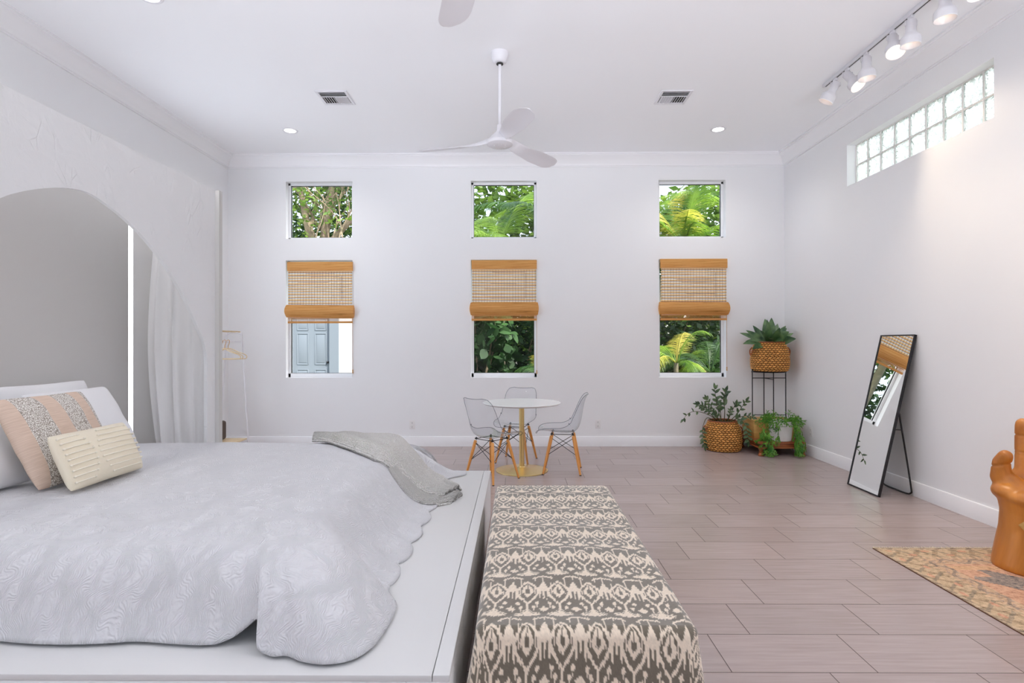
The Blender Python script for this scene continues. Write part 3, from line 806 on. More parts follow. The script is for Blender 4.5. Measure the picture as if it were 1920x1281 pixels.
for i in range(len(P) - 1):
    for k in range(4):
        t = k / 4; a = [P[max(i - 1, 0)], P[i], P[i + 1], P[min(i + 2, len(P) - 1)]]
        Pd.append([0.5 * (2 * a[1][c] + (a[2][c] - a[0][c]) * t + (2 * a[0][c] - 5 * a[1][c] + 4 * a[2][c] - a[3][c]) * t * t + (3 * a[1][c] - a[0][c] - 3 * a[2][c] + a[3][c]) * t ** 3) for c in range(6)])
Pd.append(list(P[-1]))
QT = 0.011; cx0, cy0 = -1.95, 3.07
g = G(); rows = []; uvs = []; NQ = 26; NI = 34
for (ex, ey, hx, hy, lf, scl) in Pd:
    row = []; uvr = []
    # inner rows: from a spine on the bed centre to the edge
    sx = round(max(-3.05, min(-1.55, ex)) / 0.05) * 0.05; sy = cy0
    for k in range(NI):
        t = (k / NI) ** 0.7; x = sx + (ex - sx) * t; y = sy + (ey - sy) * t
        e = min(1.0, (1 - t) * 5.0)
        z = MZ + QT + 0.012 * noise.noise(Vector((x * 2.2, y * 2.2, 3))) + 0.004 * noise.noise(Vector((x * 7, y * 7, 9)))
        z -= 0.020 * (1 - min(1, (1 - t) * 6)) ** 2
        row.append((x, y, z)); uvr.append((x, y))
    d = Vector((hx - ex, hy - ey)); Ld = d.length
    zt = row[-1][2]; zb = PZ + QT + 0.002 + max(0, lf)
    foot = min(1, max(0, (ey - 2.1) / 0.3)) if ex > -0.9 else 0
    for k in range(1, NQ + 1):
        q = k / NQ
        gs_ = 0.5 - 0.5 * math.cos(PI * q ** 0.92); hs_ = q
        gn_ = q ** 1.55; hn_ = 1 - (1 - q) ** 2.0
        hn_ = hn_ * 0.93 + 0.07 * q ** 6
        gq = gn_ + (gs_ - gn_) * foot; q_h = hn_ + (hs_ - hn_) * foot
        z = zt + (zb - zt) * gq
        wob = 0.012 * math.sin(PI * q) * noise.noise(Vector((hx * 4, hy * 4, 1)))
        sq = q_h + scl / Ld * max(0, (q - 0.55) / 0.45) ** 2
        x = ex + d.x * sq + wob; y = ey + d.y * sq + wob
        row.append((x, y, max(z, PZ + QT + 0.002)))
        sl = q * math.hypot(Ld, zt - zb); uvr.append((ex + d.x / Ld * sl, ey + d.y / Ld * sl))
    rows.append(row); uvs.append(uvr)
g.grid(rows, uvs=uvs)
quilt = g.build('quilt', M['quilt'], angle=180, origin=(-1.9, 3.0, PZ))
bm = bmesh.new(); bm.from_mesh(quilt.data); bmesh.ops.remove_doubles(bm, verts=bm.verts, dist=2e-4); bmesh.ops.recalc_face_normals(bm, faces=bm.faces); bm.to_mesh(quilt.data); bm.free()
md = quilt.modifiers.new('Solidify', 'SOLIDIFY'); md.thickness = QT; md.offset = 1.0 if sum(p.normal.z for p in quilt.data.polygons) < 0 else -1.0
tag(quilt, 'white quilted bedspread with scalloped hem spread over the bed', 'quilt')
qb = BVHTree.FromPolygons([Vector(v) for v in g.v], g.f)
pb = BVHTree.FromPolygons([Vector(p) for p in ((PX0, PY0, PZ), (PX1, PY0, PZ), (PX1, PY1, PZ), (PX0, PY1, PZ))], [(0, 1, 2, 3)])
def surf(x, y):
    z = PZ
    h = qb.ray_cast(Vector((x, y, 2)), Vector((0, 0, -1)))
    if h[0] is not None: z = max(z, h[0].z)
    return z

# knitted throw: plan quad rows (near edge, far edge), laid on whatever lies below
def throw_layer(g, rows, nu, nv, off, seed, puff):
    near = catmull([(a[0], a[1], 0) for a, b in rows], 10); farr = catmull([(b[0], b[1], 0) for a, b in rows], 10)
    m = len(near); R = []; U = []; ul = 0
    for i in range(0, m):
        r = []; uu = []
        if i: ul += (Vector(near[i]) - Vector(near[i - 1])).length
        for k in range(nv + 1):
            t = k / nv; p = Vector(near[i]).lerp(Vector(farr[i]), t)
            s = i / (m - 1)
            edge = min(1, min(t, 1 - t) * 7) ** 0.5
            zz = max(surf(p.x, p.y), max(surf(p.x + dx, p.y + dy) - 0.035 for dx in (-0.03, 0.03) for dy in (-0.03, 0.03)))
            z = zz + off * (0.14 + 0.86 * edge) * (1 - 0.35 * s) + puff * edge * (0.5 + 0.5 * noise.noise(Vector((p.x * 6, p.y * 6, seed)))) + 0.007 * math.sin(26 * t + 4 * s + seed) * (0.4 + s)
            r.append((p.x, p.y, z)); uu.append((s * 1.3, t * 0.6))
        R.append(r); U.append(uu)
    g.grid(R, uvs=U)
rowsA = [((-1.50, 4.06), (-1.44, 4.10)), ((-1.30, 3.88), (-1.20, 4.12)), ((-1.08, 3.62), (-0.98, 4.10)), ((-0.93, 3.45), (-0.84, 4.06)), ((-0.83, 3.40), (-0.74, 4.05)), ((-0.76, 3.44), (-0.63, 4.05)), ((-0.66, 3.52), (-0.52, 3.98)), ((-0.55, 3.56), (-0.42, 3.88)), ((-0.47, 3.58), (-0.38, 3.80))]
rowsB = [((-0.81, 3.46), (-0.76, 3.70)), ((-0.775, 3.38), (-0.70, 3.72)), ((-0.70, 3.36), (-0.60, 3.74)), ((-0.60, 3.40), (-0.48, 3.74)), ((-0.50, 3.46), (-0.38, 3.74)), ((-0.42, 3.52), (-0.37, 3.70))]
g = G()
throw_layer(g, rowsB, 40, 22, 0.014, 5, 0.004)
throw_layer(g, [((a[0] + 0.01, a[1] + 0.03), (b[0], b[1])) for a, b in rowsB], 40, 22, 0.030, 9, 0.008)
throw_layer(g, rowsA, 60, 34, 0.060, 2, 0.030)
th = g.build('throw_blanket', M['knit'], angle=180, origin=(-0.9, 3.8, PZ))
md = th.modifiers.new('Solidify', 'SOLIDIFY'); md.thickness = 0.012; md.offset = 0
tag(th, 'grey knitted throw blanket draped over the far foot corner of the bed', 'blanket')

def cushion(name, w, h, t, X, mat, label, group=None, dent=0.05, p=2.6, n=36, seed=1, wr=0.012, cat='pillow'):
    g = G()
    for side in (1, -1):
        R = []; U = []
        for i in range(n + 1):
            r = []; uu = []
            a = -math.cos(PI * i / n)
            for k in range(n + 1):
                b = -math.cos(PI * k / n)
                th_ = t / 2 * (max(0, 1 - abs(a) ** p) * max(0, 1 - abs(b) ** p)) ** 0.5
                cr_ = 1 - 0.04 * (a * a * b * b) ** 2.5
                x = a * w / 2 * (1 - dent * (1 - b * b)) * cr_; y = b * h / 2 * (1 - dent * (1 - a * a)) * cr_
                nz = wr * noise.noise(Vector((x * 9, y * 9, seed))) * (th_ / (t / 2)) ** 0.5
                r.append((x, y, side * (th_ + nz if th_ > 0 else 0))); uu.append(((a + 1) / 2, (b + 1) / 2))
            R.append(r); U.append(uu)
        g.grid(R if side > 0 else R[::-1], uvs=U if side > 0 else U[::-1])
    me = g.mesh(name, mat, 180)
    bm = bmesh.new(); bm.from_mesh(me); bmesh.ops.remove_doubles(bm, verts=bm.verts, dist=1e-5); bmesh.ops.recalc_face_normals(bm, faces=bm.faces); bm.to_mesh(me); bm.free()
    o = bpy.data.objects.new(name, me); COL.objects.link(o); o.matrix_world = X
    tag(o, label, cat, group); return o
def lean(cx, cy, cz, ang, yaw=0.0, roll=0.0):
    """cushion frame: width along +y, height leaning back by ang towards -x, face towards +x"""
    B = Matrix(((0, -math.sin(ang), math.cos(ang), cx), (1, 0, 0, cy), (0, math.cos(ang), math.sin(ang), cz), (0, 0, 0, 1)))
    L_ = Matrix.Translation((cx, cy, cz)); 
    return L_ @ Matrix.Rotation(yaw, 4, 'Z') @ L_.inverted() @ B @ Matrix.Rotation(roll, 4, 'Z')
TZ = MZ + 0.018
cushion('bed_pillow', 0.72, 0.48, 0.19, lean(-2.615, 2.50, TZ + 0.20, math.radians(38)), M['pillow'], 'white bed pillow at the left edge in front, nearest the camera', 'white bed pillows', seed=3)
cushion('bed_pillow', 0.72, 0.48, 0.17, lean(-2.90, 2.50, TZ + 0.24, math.radians(20)), M['pillow'], 'white bed pillow at the left edge standing behind the front one', 'white bed pillows', seed=4)
cushion('bed_pillow', 0.66, 0.48, 0.18, lean(-2.70, 3.44, TZ + 0.215, math.radians(30)), M['pillow'], 'white bed pillow directly behind the striped cushion', 'white bed pillows', seed=5)
cushion('bed_pillow', 0.70, 0.48, 0.15, lean(-2.93, 3.47, TZ + 0.235, math.radians(16)), M['pillow'], 'white bed pillow farthest back against the alcove wall', 'white bed pillows', seed=6)
cushion('striped_cushion', 0.56, 0.50, 0.15, lean(-2.40, 2.90, TZ + 0.222, math.radians(28), 0.0, math.radians(0)), M['stripes'], 'square cushion with tan and speckled stripes leaning on the white pillows', seed=8, dent=0.04, cat='cushion')
X = lean(-2.17, 2.86, TZ + 0.138, math.radians(24))
lum = cushion('lumbar_cushion', 0.52, 0.29, 0.15, X, M['cream'], 'small cream lumbar cushion with tufted lines before the striped one', seed=9, wr=0.003, dent=0.04, cat='cushion')
g = G()
def cush_z(x, y, w=0.52, h=0.29, t=0.15, p=2.6):
    return t / 2 * (max(0, 1 - abs(2 * x / w) ** p) * max(0, 1 - abs(2 * y / h) ** p)) ** 0.5
for k in range(9):
    y = -0.115 + 0.029 * k
    half = 0.085 - 0.125 * abs(y) / 0.13 * 0.5
    for c0 in (-0.19, 0.09):
        hw2 = (0.065 + 0.045 * math.cos(PI * y / 0.26)) * (1.5 if c0 > 0 else 0.75)
        a, b = c0 - hw2, min(0.235, c0 + hw2); a = max(a, -0.235)
        path = [(a + (b - a) * i / 12, y * 0.97, cush_z(a + (b - a) * i / 12, y) + 0.002) for i in range(13)]
        g.tube(path, 0.0032, 6)
        for e in (path[0], path[-1]): g.sphere(e, (0.008, 0.006, 0.006), 8, 6)
g.build('tufting', M['tuft'], lum)

# ------------------------------------------------------------------ bench under an ikat cloth
def ikat(a, b, seed=3):
    """a, b cloth coordinates in metres -> light amount 0..1"""
    W, Lr = 0.116, 0.31
    r = np.random.default_rng(seed); J = r.normal(0, 1, 4000)
    col = np.floor(a / 0.0045).astype(int) % 4000
    v0 = b / Lr + 0.009 * J[col] + 0.02 * np.sin(a * 9)
    row = np.floor(v0 + 0.45); v = v0 - row                       # -0.45..0.55
    cx = (a / W) - np.floor(a / W) - 0.5; bx = (a / W + 0.5) - np.floor(a / W + 0.5) - 0.5
    ac, ab = np.abs(cx), np.abs(bx)
    out = np.zeros_like(a)
    up = np.clip(-v / 0.27, 0, 1); dn = np.clip(v / 0.30, 0, 1)
    wo = 0.40 * np.where(v < 0, 1 - up ** 1.4, 1 - dn ** 1.6)
    band = (ac < wo) & (ac > wo - 0.10) & (v > -0.27) & (v < 0.30)
    wi = 0.20 * np.where(v < 0, 1 - np.clip(-v / 0.20, 0, 1) ** 1.2, 1 - np.clip(v / 0.14, 0, 1) ** 1.3)
    inner = (ac < wi) & ~((ac < 0.065) & (np.abs(v + 0.005) < 0.05)) & ~((ac < 0.016) & (v > -0.17) & (v < 0.05))
    out[band | inner] = 1
    wb = 0.20 * np.clip((v + 0.26) / 0.24, 0, 1) ** 0.9
    out[(ab < wb) & (v > -0.26) & (v < 0.0)] = 1
    drip = (np.sin(bx * 2 * PI * 8 + 0.8) > 0.1) & (ab < 0.21)
    ln = 0.10 + 0.09 * np.abs(np.sin(np.floor(bx * 14) * 2.3 + row))
    out[drip & (v >= 0) & (v < ln)] = 1
    out[(ab < 0.012) & (v > -0.40) & (v < -0.2)] = 1
    out[(np.abs(ab - 0.27) < 0.014) & (v > -0.38) & (v < 0.06)] = 1
    arc = -0.385 + 0.10 * (ab / 0.5) ** 1.5
    out[(np.abs(v - arc) < 0.018) & (ab < 0.34)] = 1
    out[(ac < 0.035) & (v > 0.28) & (v < 0.45)] = 1
    for fx, fv, rx in ((0.30, 0.27, 0.065), (0.20, 0.36, 0.06)):
        for sg in (-1, 1):
            d = ((bx - sg * (0.5 - fx) ) / rx) ** 2 + ((v - fv) / 0.035) ** 2
            out[d < 1] = 1
            out[(np.abs(bx - sg * (0.5 - fx)) < 0.012) & (v > fv) & (v < fv + 0.09)] = 1
    d = (np.abs(bx) / 0.16) + np.abs((v - 0.40) / 0.06); out[d < 1] = 1
    # scrolled cloud under each medallion
    vv = np.where(v < -0.2, v + 1, v)
    top = 0.50 - 0.055 * np.cos(ac * 2 * PI * 1.15) - 0.02 * np.cos(ac * 2 * PI * 3)
    bot = 0.57 - 0.04 * (ac / 0.46) ** 2
    cl = (vv > top) & (vv < bot) & (ac < 0.46)
    out[(vv > top - 0.035) & (vv < top - 0.012) & (ac < 0.40)] = 1
    out[cl] = 1
    return out
IKL, IKD = np.array(lin(226, 210, 190)[:3]), np.array(lin(110, 101, 88)[:3])
def bench():
    z0 = 0.45; x0, x1, ya, yb = -0.140, 0.600, 1.80, 3.66; rc = 0.05; re = 0.035
    # perimeter (rounded rectangle), dense
    per = []
    def seg(ax, ay, bx, by, nxn, nyn, n):
        for i in range(n): per.append((ax + (bx - ax) * i / n, ay + (by - ay) * i / n, nxn, nyn))
    def arc_(cx, cy, a0, n):
        for i in range(n):
            a = a0 + (PI / 2) * i / n; per.append((cx + rc * math.cos(a), cy + rc * math.sin(a), math.cos(a), math.sin(a)))
    D = 0.0042
    seg(x0 + rc, ya, x1 - rc, ya, 0, -1, int((x1 - x0) / D)); arc_(x1 - rc, ya + rc, -PI / 2, 26)
    seg(x1, ya + rc, x1, yb - rc, 1, 0, int((yb - ya) / 0.012)); arc_(x1 - rc, yb - rc, 0, 8)
    seg(x1 - rc, yb, x0 + rc, yb, 0, 1, 60); arc_(x0 + rc, yb - rc, PI / 2, 8)
    seg(x0, yb - rc, x0, ya + rc, -1, 0, int((yb - ya) / 0.012)); arc_(x0 + rc, ya + rc, PI, 26)
    np_ = len(per); g = G(); uvv = []
    # skirt + rounded edge
    NS = 84; R = []
    for i, (px, py, ux, uy) in enumerate(per):
        row = []
        fold = 0.010 * math.sin(i * 0.045) + 0.012 * noise.noise(Vector((px * 5, py * 5, 2)))
        cor = abs(ux * uy) * 2
        for k in range(NS + 1):
            s = k / NS * (z0 - 0.004 + re * 0.57)
            if s < re * PI / 2:
                th_ = s / re; off = re * math.sin(th_) - re; z = z0 - re * (1 - math.cos(th_))
            else:
                q = (s - re * PI / 2) / (z0 - re); off = 0.0; z = z0 - re - (s - re * PI / 2)
                wide = 1.0 if uy < -0.01 or ux > 0.5 else 0.35
                off += (0.035 * q + fold * q * (1 + 1.8 * cor)) * wide + 0.02 * cor * q
            z = max(z, 0.004)
            row.append((px + ux * off, py + uy * off, z)); uvv.append((px - ux * re + ux * s, py - uy * re + uy * s))
        R.append(row)
    g.grid(R, wrapu=True)
    # top
    nxx = int((x1 - x0 - 2 * re) / D); nyy = int((yb - ya - 2 * re) / 0.0055); R = []
    for i in range(nxx + 1):
        row = []
        for k in range(nyy + 1):
            x = x0 + re + (x1 - x0 - 2 * re) * i / nxx; y = ya + re + (yb - ya - 2 * re) * k / nyy
            # trim to the rounded corners
            e = min(x - x0 - re, x1 - re - x, y - ya - re, yb - re - y)
            f = min(1, max(0, e / 0.10))
            z = z0 + f * (0.010 * noise.noise(Vector((x * 3, y * 3.5, 5))) + 0.010 * math.sin(y * 5.5 + x * 1.5) * 0.6)
            row.append((x, y, z)); uvv.append((x, y))
        R.append(row)
    g.grid(R)
    root = empty('bench', ((x0 + x1) / 2, (ya + yb) / 2, 0), 0, 'long low bench covered by a brown and cream patterned cloth beside the platform', 'bench')
    o = root.location; g.v = [(v[0] - o.x, v[1] - o.y, v[2]) for v in g.v]
    me = g.build('cover', M['ikat'], root, angle=180, fixn=True)
    uvv = np.array(uvv); a, b = uvv[:, 0], -uvv[:, 1]
    # cloth lies slightly skewed
    aa = a + 0.012 * np.sin(b * 3) + 0.017; bb = b + 0.02 * np.sin(a * 4 + 1) + 1.755
    lt = ikat(aa, bb)
    nz = rng.normal(0, 0.05, len(lt))[:, None]
    c = IKD + (IKL - IKD) * lt[:, None]; c = np.clip(c * (1 + nz), 0, 1)
    colorize(me, c)
    g = G()
    g.box((0, 0, 0.35), (x1 - x0 - 0.12, yb - ya - 0.12, 0.14), bev=0.02); g.build('cushion', M['pillow'], root)
    for sx in (-1, 1):
        for sy in (-1, 1):
            g = G(); g.box((sx * ((x1 - x0) / 2 - 0.1), sy * ((yb - ya) / 2 - 0.1), 0.14), (0.06, 0.06, 0.28), bev=0.004); g.build('leg', M['teak'], root)
bench()

# ------------------------------------------------------------------ clothes rack, hangers, bag
RX, RY0, RY1 = -3.535, 5.95, 6.90
root = empty('clothes_rack', (RX, (RY0 + RY1) / 2, 0), 0, 'slim white clothes rack with wooden top bar behind the alcove panel', 'clothes rack')
for y in (RY0, RY1):
    yl = y - (RY0 + RY1) / 2
    path = [(-0.185, yl, 0.006), (-0.10, yl, 1.40), (-0.095, yl, 1.47), (-0.06, yl, 1.512), (0, yl, 1.518), (0.06, yl, 1.512), (0.095, yl, 1.47), (0.10, yl, 1.40), (0.185, yl, 0.006)]
    g = G(); g.tube(catmull(path, 5), 0.0085, 10); g.build('end_frame', M['white_metal'], root)
g = G(); g.box((0, 0.03, 1.533), (0.05, RY1 - RY0 + 0.16, 0.018), bev=0.004); g.build('top_bar', M['rack_wood'], root)
g = G(); g.tube([(0, -(RY1 - RY0) / 2, 1.41), (0, (RY1 - RY0) / 2, 1.41)], 0.009, 10)
g.tube([(-0.104, -(RY1 - RY0) / 2, 1.41), (0.104, -(RY1 - RY0) / 2, 1.41)], 0.007, 8); g.tube([(-0.104, (RY1 - RY0) / 2, 1.41), (0.104, (RY1 - RY0) / 2, 1.41)], 0.007, 8); g.build('hanging_rail', M['white_metal'], root)
g = G(); g.box((0, 0, 0.195), (0.335, RY1 - RY0 - 0.02, 0.018), bev=0.003); g.build('shelf', M['rack_wood'], root)
HL = ['thin pale coat hanger farthest along the rack rail', 'thin pale coat hanger second from the far end of the rack rail', 'thin pale coat hanger nearest the alcove panel on the rack rail']
h0 = None
for i, (y, rz) in enumerate(((6.76, 0.05), (6.68, -0.04), (6.60, 0.08))):
    if h0 is None:
        h0 = empty('coat_hanger', (RX, y, 1.41), rz, HL[0], 'hanger', 'coat hangers on the rack')
        g = G(); hk = [(-0.012, 0, -0.004), (-0.016, 0, 0.008), (-0.006, 0, 0.0165), (0.008, 0, 0.0155), (0.016, 0, 0.004), (0.012, 0, -0.02), (0.0, 0, -0.055), (0, 0, -0.09)]
        g.tube(catmull(hk, 5), 0.0035, 8); g.build('hook', M['tape'], h0)
        sh = [(0, 0, -0.085), (0.04, 0, -0.092), (0.12, 0, -0.130), (0.19, 0, -0.155), (0.222, 0, -0.18), (0.215, 0, -0.205), (0.18, 0, -0.212), (0, 0, -0.212), (-0.18, 0, -0.212), (-0.215, 0, -0.205), (-0.222, 0, -0.18), (-0.19, 0, -0.155), (-0.12, 0, -0.130), (-0.04, 0, -0.092)]
        g = G(); g.tube(catmull(sh + [sh[0]], 5), 0.0055, 8); g.build('shoulder_bar', M['rack_wood'], h0)
    else: dup(h0, (RX, y, 1.41), rz, HL[i])
root = empty('bag', (-3.63, 6.71, 0.204), 0, 'dark brown bag standing on the shelf of the clothes rack', 'bag')
g = G(); g.box((0, 0, 0.115), (0.075, 0.26, 0.23), bev=0.03); g.build('body', M['bag'], root)
g = G(); g.tube(catmull([(0, -0.07, 0.225), (0, -0.06, 0.29), (0, 0, 0.315), (0, 0.06, 0.29), (0, 0.07, 0.225)], 6), 0.006, 8); g.build('handle', M['black_metal'], root)

# ------------------------------------------------------------------ dining table and clear chairs
root = empty('dining_table', (0.055, 6.02, 0), 0, 'small round white pedestal table with a gold stem and base', 'table')
g = G(); g.lathe([(0.0, 0.0), (0.283, 0.0), (0.285, 0.003), (0.284, 0.008), (0.27, 0.011), (0.15, 0.020), (0.07, 0.032), (0.035, 0.040), (0.029, 0.048)], 72); g.build('base', M['gold'], root)
g = G(); g.lathe([(0.0275, 0.044), (0.0275, 0.716)], 32); g.lathe([(0.09, 0.708), (0.09, 0.714)], 32); g.build('stem', M['gold'], root)
g = G(); g.lathe([(0.0, 0.714), (0.36, 0.714), (0.405, 0.722), (0.422, 0.732), (0.424, 0.737), (0.421, 0.741), (0.0, 0.741)], 96); g.build('tabletop', M['table_top'], root)

def make_chair(loc, rz, label):
    root = empty('dining_chair', loc, rz, label, 'chair', 'clear shell chairs at the round table')
    # shell: forward = +x local
    prof = catmull([(0.258, 0.424, 0), (0.243, 0.438, 0), (0.20, 0.444, 0), (0.10, 0.436, 0), (0.0, 0.422, 0), (-0.09, 0.424, 0), (-0.155, 0.448, 0), (-0.195, 0.505, 0), (-0.218, 0.60, 0), (-0.235, 0.70, 0), (-0.258, 0.79, 0), (-0.285, 0.835, 0)], 4)
    n = len(prof); K = 24; R = []
    for i, p in enumerate(prof):
        t = i / (n - 1)
        tg = (prof[min(i + 1, n - 1)] - prof[max(i - 1, 0)]).normalized(); nr = Vector((tg.y, -tg.x))      # towards the sitter
        if nr.dot(Vector((0.5, 0.6))) < 0: nr = -nr
        hw = np.interp(t, [0, 0.08, 0.25, 0.45, 0.6, 0.75, 0.88, 0.96, 1.0], [0.165, 0.20, 0.228, 0.232, 0.228, 0.215, 0.200, 0.165, 0.115])
        lift = np.interp(t, [0, 0.15, 0.35, 0.52, 0.7, 0.88, 1.0], [0.008, 0.030, 0.070, 0.125, 0.095, 0.045, 0.012])
        row = []
        for k in range(K + 1):
            s = -1 + 2 * k / K; u = abs(s) ** 2.6
            row.append((p.x + nr.x * lift * u, s * hw * (1 - 0.05 * u), p.y + nr.y * lift * u))
        R.append(row)
    g = G(); g.grid(R); sh = g.build('shell', M['clear'], root, angle=180)
    rim = R[0] + [r[-1] for r in R[1:]] + R[-1][::-1][1:] + [r[0] for r in R[::-1]][1:-1]
    g = G(); g.tube(rim, 0.0029, 6, closed=True); g.build('rim', M['clear_edge'], sh)
    tops = {}; feet = {}
    for sx in (-1, 1):
        for sy in (-1, 1):
            a = Vector((sx * 0.115 - 0.01, sy * 0.115, 0.398)); b = Vector((sx * 0.196 - 0.005, sy * 0.193, 0.0))
            tops[sx, sy] = a; feet[sx, sy] = b
            g = G(); c = [b + (a - b) * t for t in (0, 0.03, 0.3, 0.7, 0.97, 1.0)]
            g.tube(c, [0.0095, 0.0105, 0.013, 0.0165, 0.0165, 0.013], 14); lg = g.build('leg', M['beech'], root)
            g = G(); g.lathe([(0.011, 0.0), (0.012, 0.004), (0.010, 0.008)], 12, (b.x, b.y, 0.0)); g.build('foot_pad', M['black_metal'], lg)
            g = G(); g.tube([a + Vector((0, 0, 0.012)), a + Vector((-0.01 * sx, -0.01 * sy, 0.030))], [0.013, 0.009], 10); g.build('bracket', M['black_metal'], root)
    g = G()
    at = lambda sx, sy, t: feet[sx, sy] + (tops[sx, sy] - feet[sx, sy]) * t
    prs = [((-1, -1), (1, -1)), ((1, -1), (1, 1)), ((1, 1), (-1, 1)), ((-1, 1), (-1, -1))]
    for p, q in prs:
        g.tube([at(*p, 0.95), at(*q, 0.50)], 0.0033, 7); g.tube([at(*q, 0.95), at(*p, 0.50)], 0.0033, 7)
        g.tube([at(*p, 1.01) + Vector((0, 0, 0.012)), at(*q, 1.01) + Vector((0, 0, 0.012))], 0.0038, 7)
    g.build('wire_brace', M['black_metal'], root)
    return root
ch = make_chair((0.487, 5.99, 0), math.radians(173), 'clear plastic chair with wooden legs right of the round table')
dup(ch, (-0.249, 5.643, 0), math.radians(50.5), 'clear plastic chair with wooden legs left of the table, half behind the platform')
dup(ch, (-0.005, 6.51, 0), math.radians(-107), 'clear plastic chair with wooden legs behind the table by the back wall')

# ------------------------------------------------------------------ corner: low table, crate, stand, plants
root = empty('low_table', (3.235, 7.075, 0), 0, 'low carved wooden table with turned feet in the room corner', 'low table')
hx, hy = 0.288, 0.335
def chamf(g, hx, hy, z0, z1, c):
    pts = [(-hx + c, -hy), (hx - c, -hy), (hx, -hy + c), (hx, hy - c), (hx - c, hy), (-hx + c, hy), (-hx, hy - c), (-hx, -hy + c)]
    n = 8; g.add([(x, y, z0) for x, y in pts] + [(x, y, z1) for x, y in pts], [tuple(reversed(range(n))), tuple(range(n, 2 * n))] + [(i, (i + 1) % n, n + (i + 1) % n, n + i) for i in range(n)])
g = G(); chamf(g, hx - 0.006, hy - 0.006, 0.165, 0.178, 0.03); chamf(g, hx, hy, 0.153, 0.166, 0.034); g.build('tabletop', M['teak'], root, angle=20)
g = G(); chamf(g, hx - 0.02, hy - 0.02, 0.112, 0.153, 0.03); ap = g.build('apron', M['teak_dark'], root, angle=20)
g = G(); g.box((0, -hy + 0.019, 0.132), (0.30, 0.004, 0.030), bev=0.001); g.box((-hx + 0.019, 0, 0.132), (0.004, 0.34, 0.030), bev=0.001); g.build('inlay', M['teak'], ap)
g = G(); chamf(g, hx + 0.004, hy + 0.004, 0.100, 0.113, 0.034); g.build('molding', M['teak'], root, angle=20)
for sx in (-1, 1):
    for sy in (-1, 1):
        g = G(); g.lathe([(0.026, 0.0), (0.033, 0.004), (0.034, 0.018), (0.026, 0.030), (0.019, 0.040), (0.026, 0.046), (0.028, 0.052), (0.020, 0.058), (0.022, 0.070), (0.030, 0.086), (0.034, 0.101)], 24, (sx * (hx - 0.035), sy * (hy - 0.045), 0)); g.build('leg', M['teak'], root)
root = empty('wooden_crate', (3.245, 7.185, 0.178), 0, 'plain light wooden crate on the low table carrying the black plant stand', 'crate')
cw, cd_, chh = 0.51, 0.36, 0.215
for nm, c, d in (('side_panel', (-cw / 2 + 0.008, 0, chh / 2), (0.016, cd_ - 0.032, chh)), ('side_panel', (cw / 2 - 0.008, 0, chh / 2), (0.016, cd_ - 0.032, chh)),
                 ('front_panel', (0, -cd_ / 2 + 0.008, chh / 2), (cw, 0.016, chh)), ('rear_panel', (0, cd_ / 2 - 0.008, chh / 2), (cw, 0.016, chh)),
                 ('lid', (0, 0, chh + 0.006), (cw + 0.008, cd_ + 0.006, 0.012))):
    g = G(); g.box(c, d, bev=0.002); g.build(nm, M['crate'], root)
ZS = 0.178 + chh + 0.012
root = empty('plant_stand', (3.258, 7.18, ZS), 0, 'tall black metal plant stand standing on the crate', 'plant stand')
SH = 1.012 - ZS; lp = [(-0.207, 0.01), (0.007, 0.155), (0.218, 0.0), (-0.010, -0.155)]
for x, y in lp:
    g = G(); g.tube([(x, y, 0.0), (x, y, SH + 0.03)], 0.0065, 10); g.build('leg', M['black_metal'], root)
def ring(g, z):
    g.tube([(0.206 * math.cos(a) * 1.03, 0.165 * math.sin(a), z) for a in [2 * PI * i / 40 for i in range(40)]], 0.005, 8, closed=True)
g = G(); g.tube([(lp[0][0], lp[0][1], SH - 0.085), (lp[2][0], lp[2][1], SH - 0.085)], 0.0055, 8); g.tube([(lp[1][0], lp[1][1], SH - 0.095), (lp[3][0], lp[3][1], SH - 0.095)], 0.0055, 8)
g.tube([(lp[0][0], lp[0][1], 0.045), (lp[2][0], lp[2][1], 0.045)], 0.005, 8); g.tube([(lp[1][0], lp[1][1], 0.045), (lp[3][0], lp[3][1], 0.045)], 0.005, 8); g.build('cross_brace', M['black_metal'], root)
g = G(); ring(g, SH - 0.006)
g.tube([(lp[0][0], lp[0][1], SH - 0.006), (lp[2][0], lp[2][1], SH - 0.006)], 0.005, 8); g.tube([(lp[1][0], lp[1][1], SH - 0.006), (lp[3][0], lp[3][1], SH - 0.006)], 0.005, 8); g.build('top_ring', M['black_metal'], root)

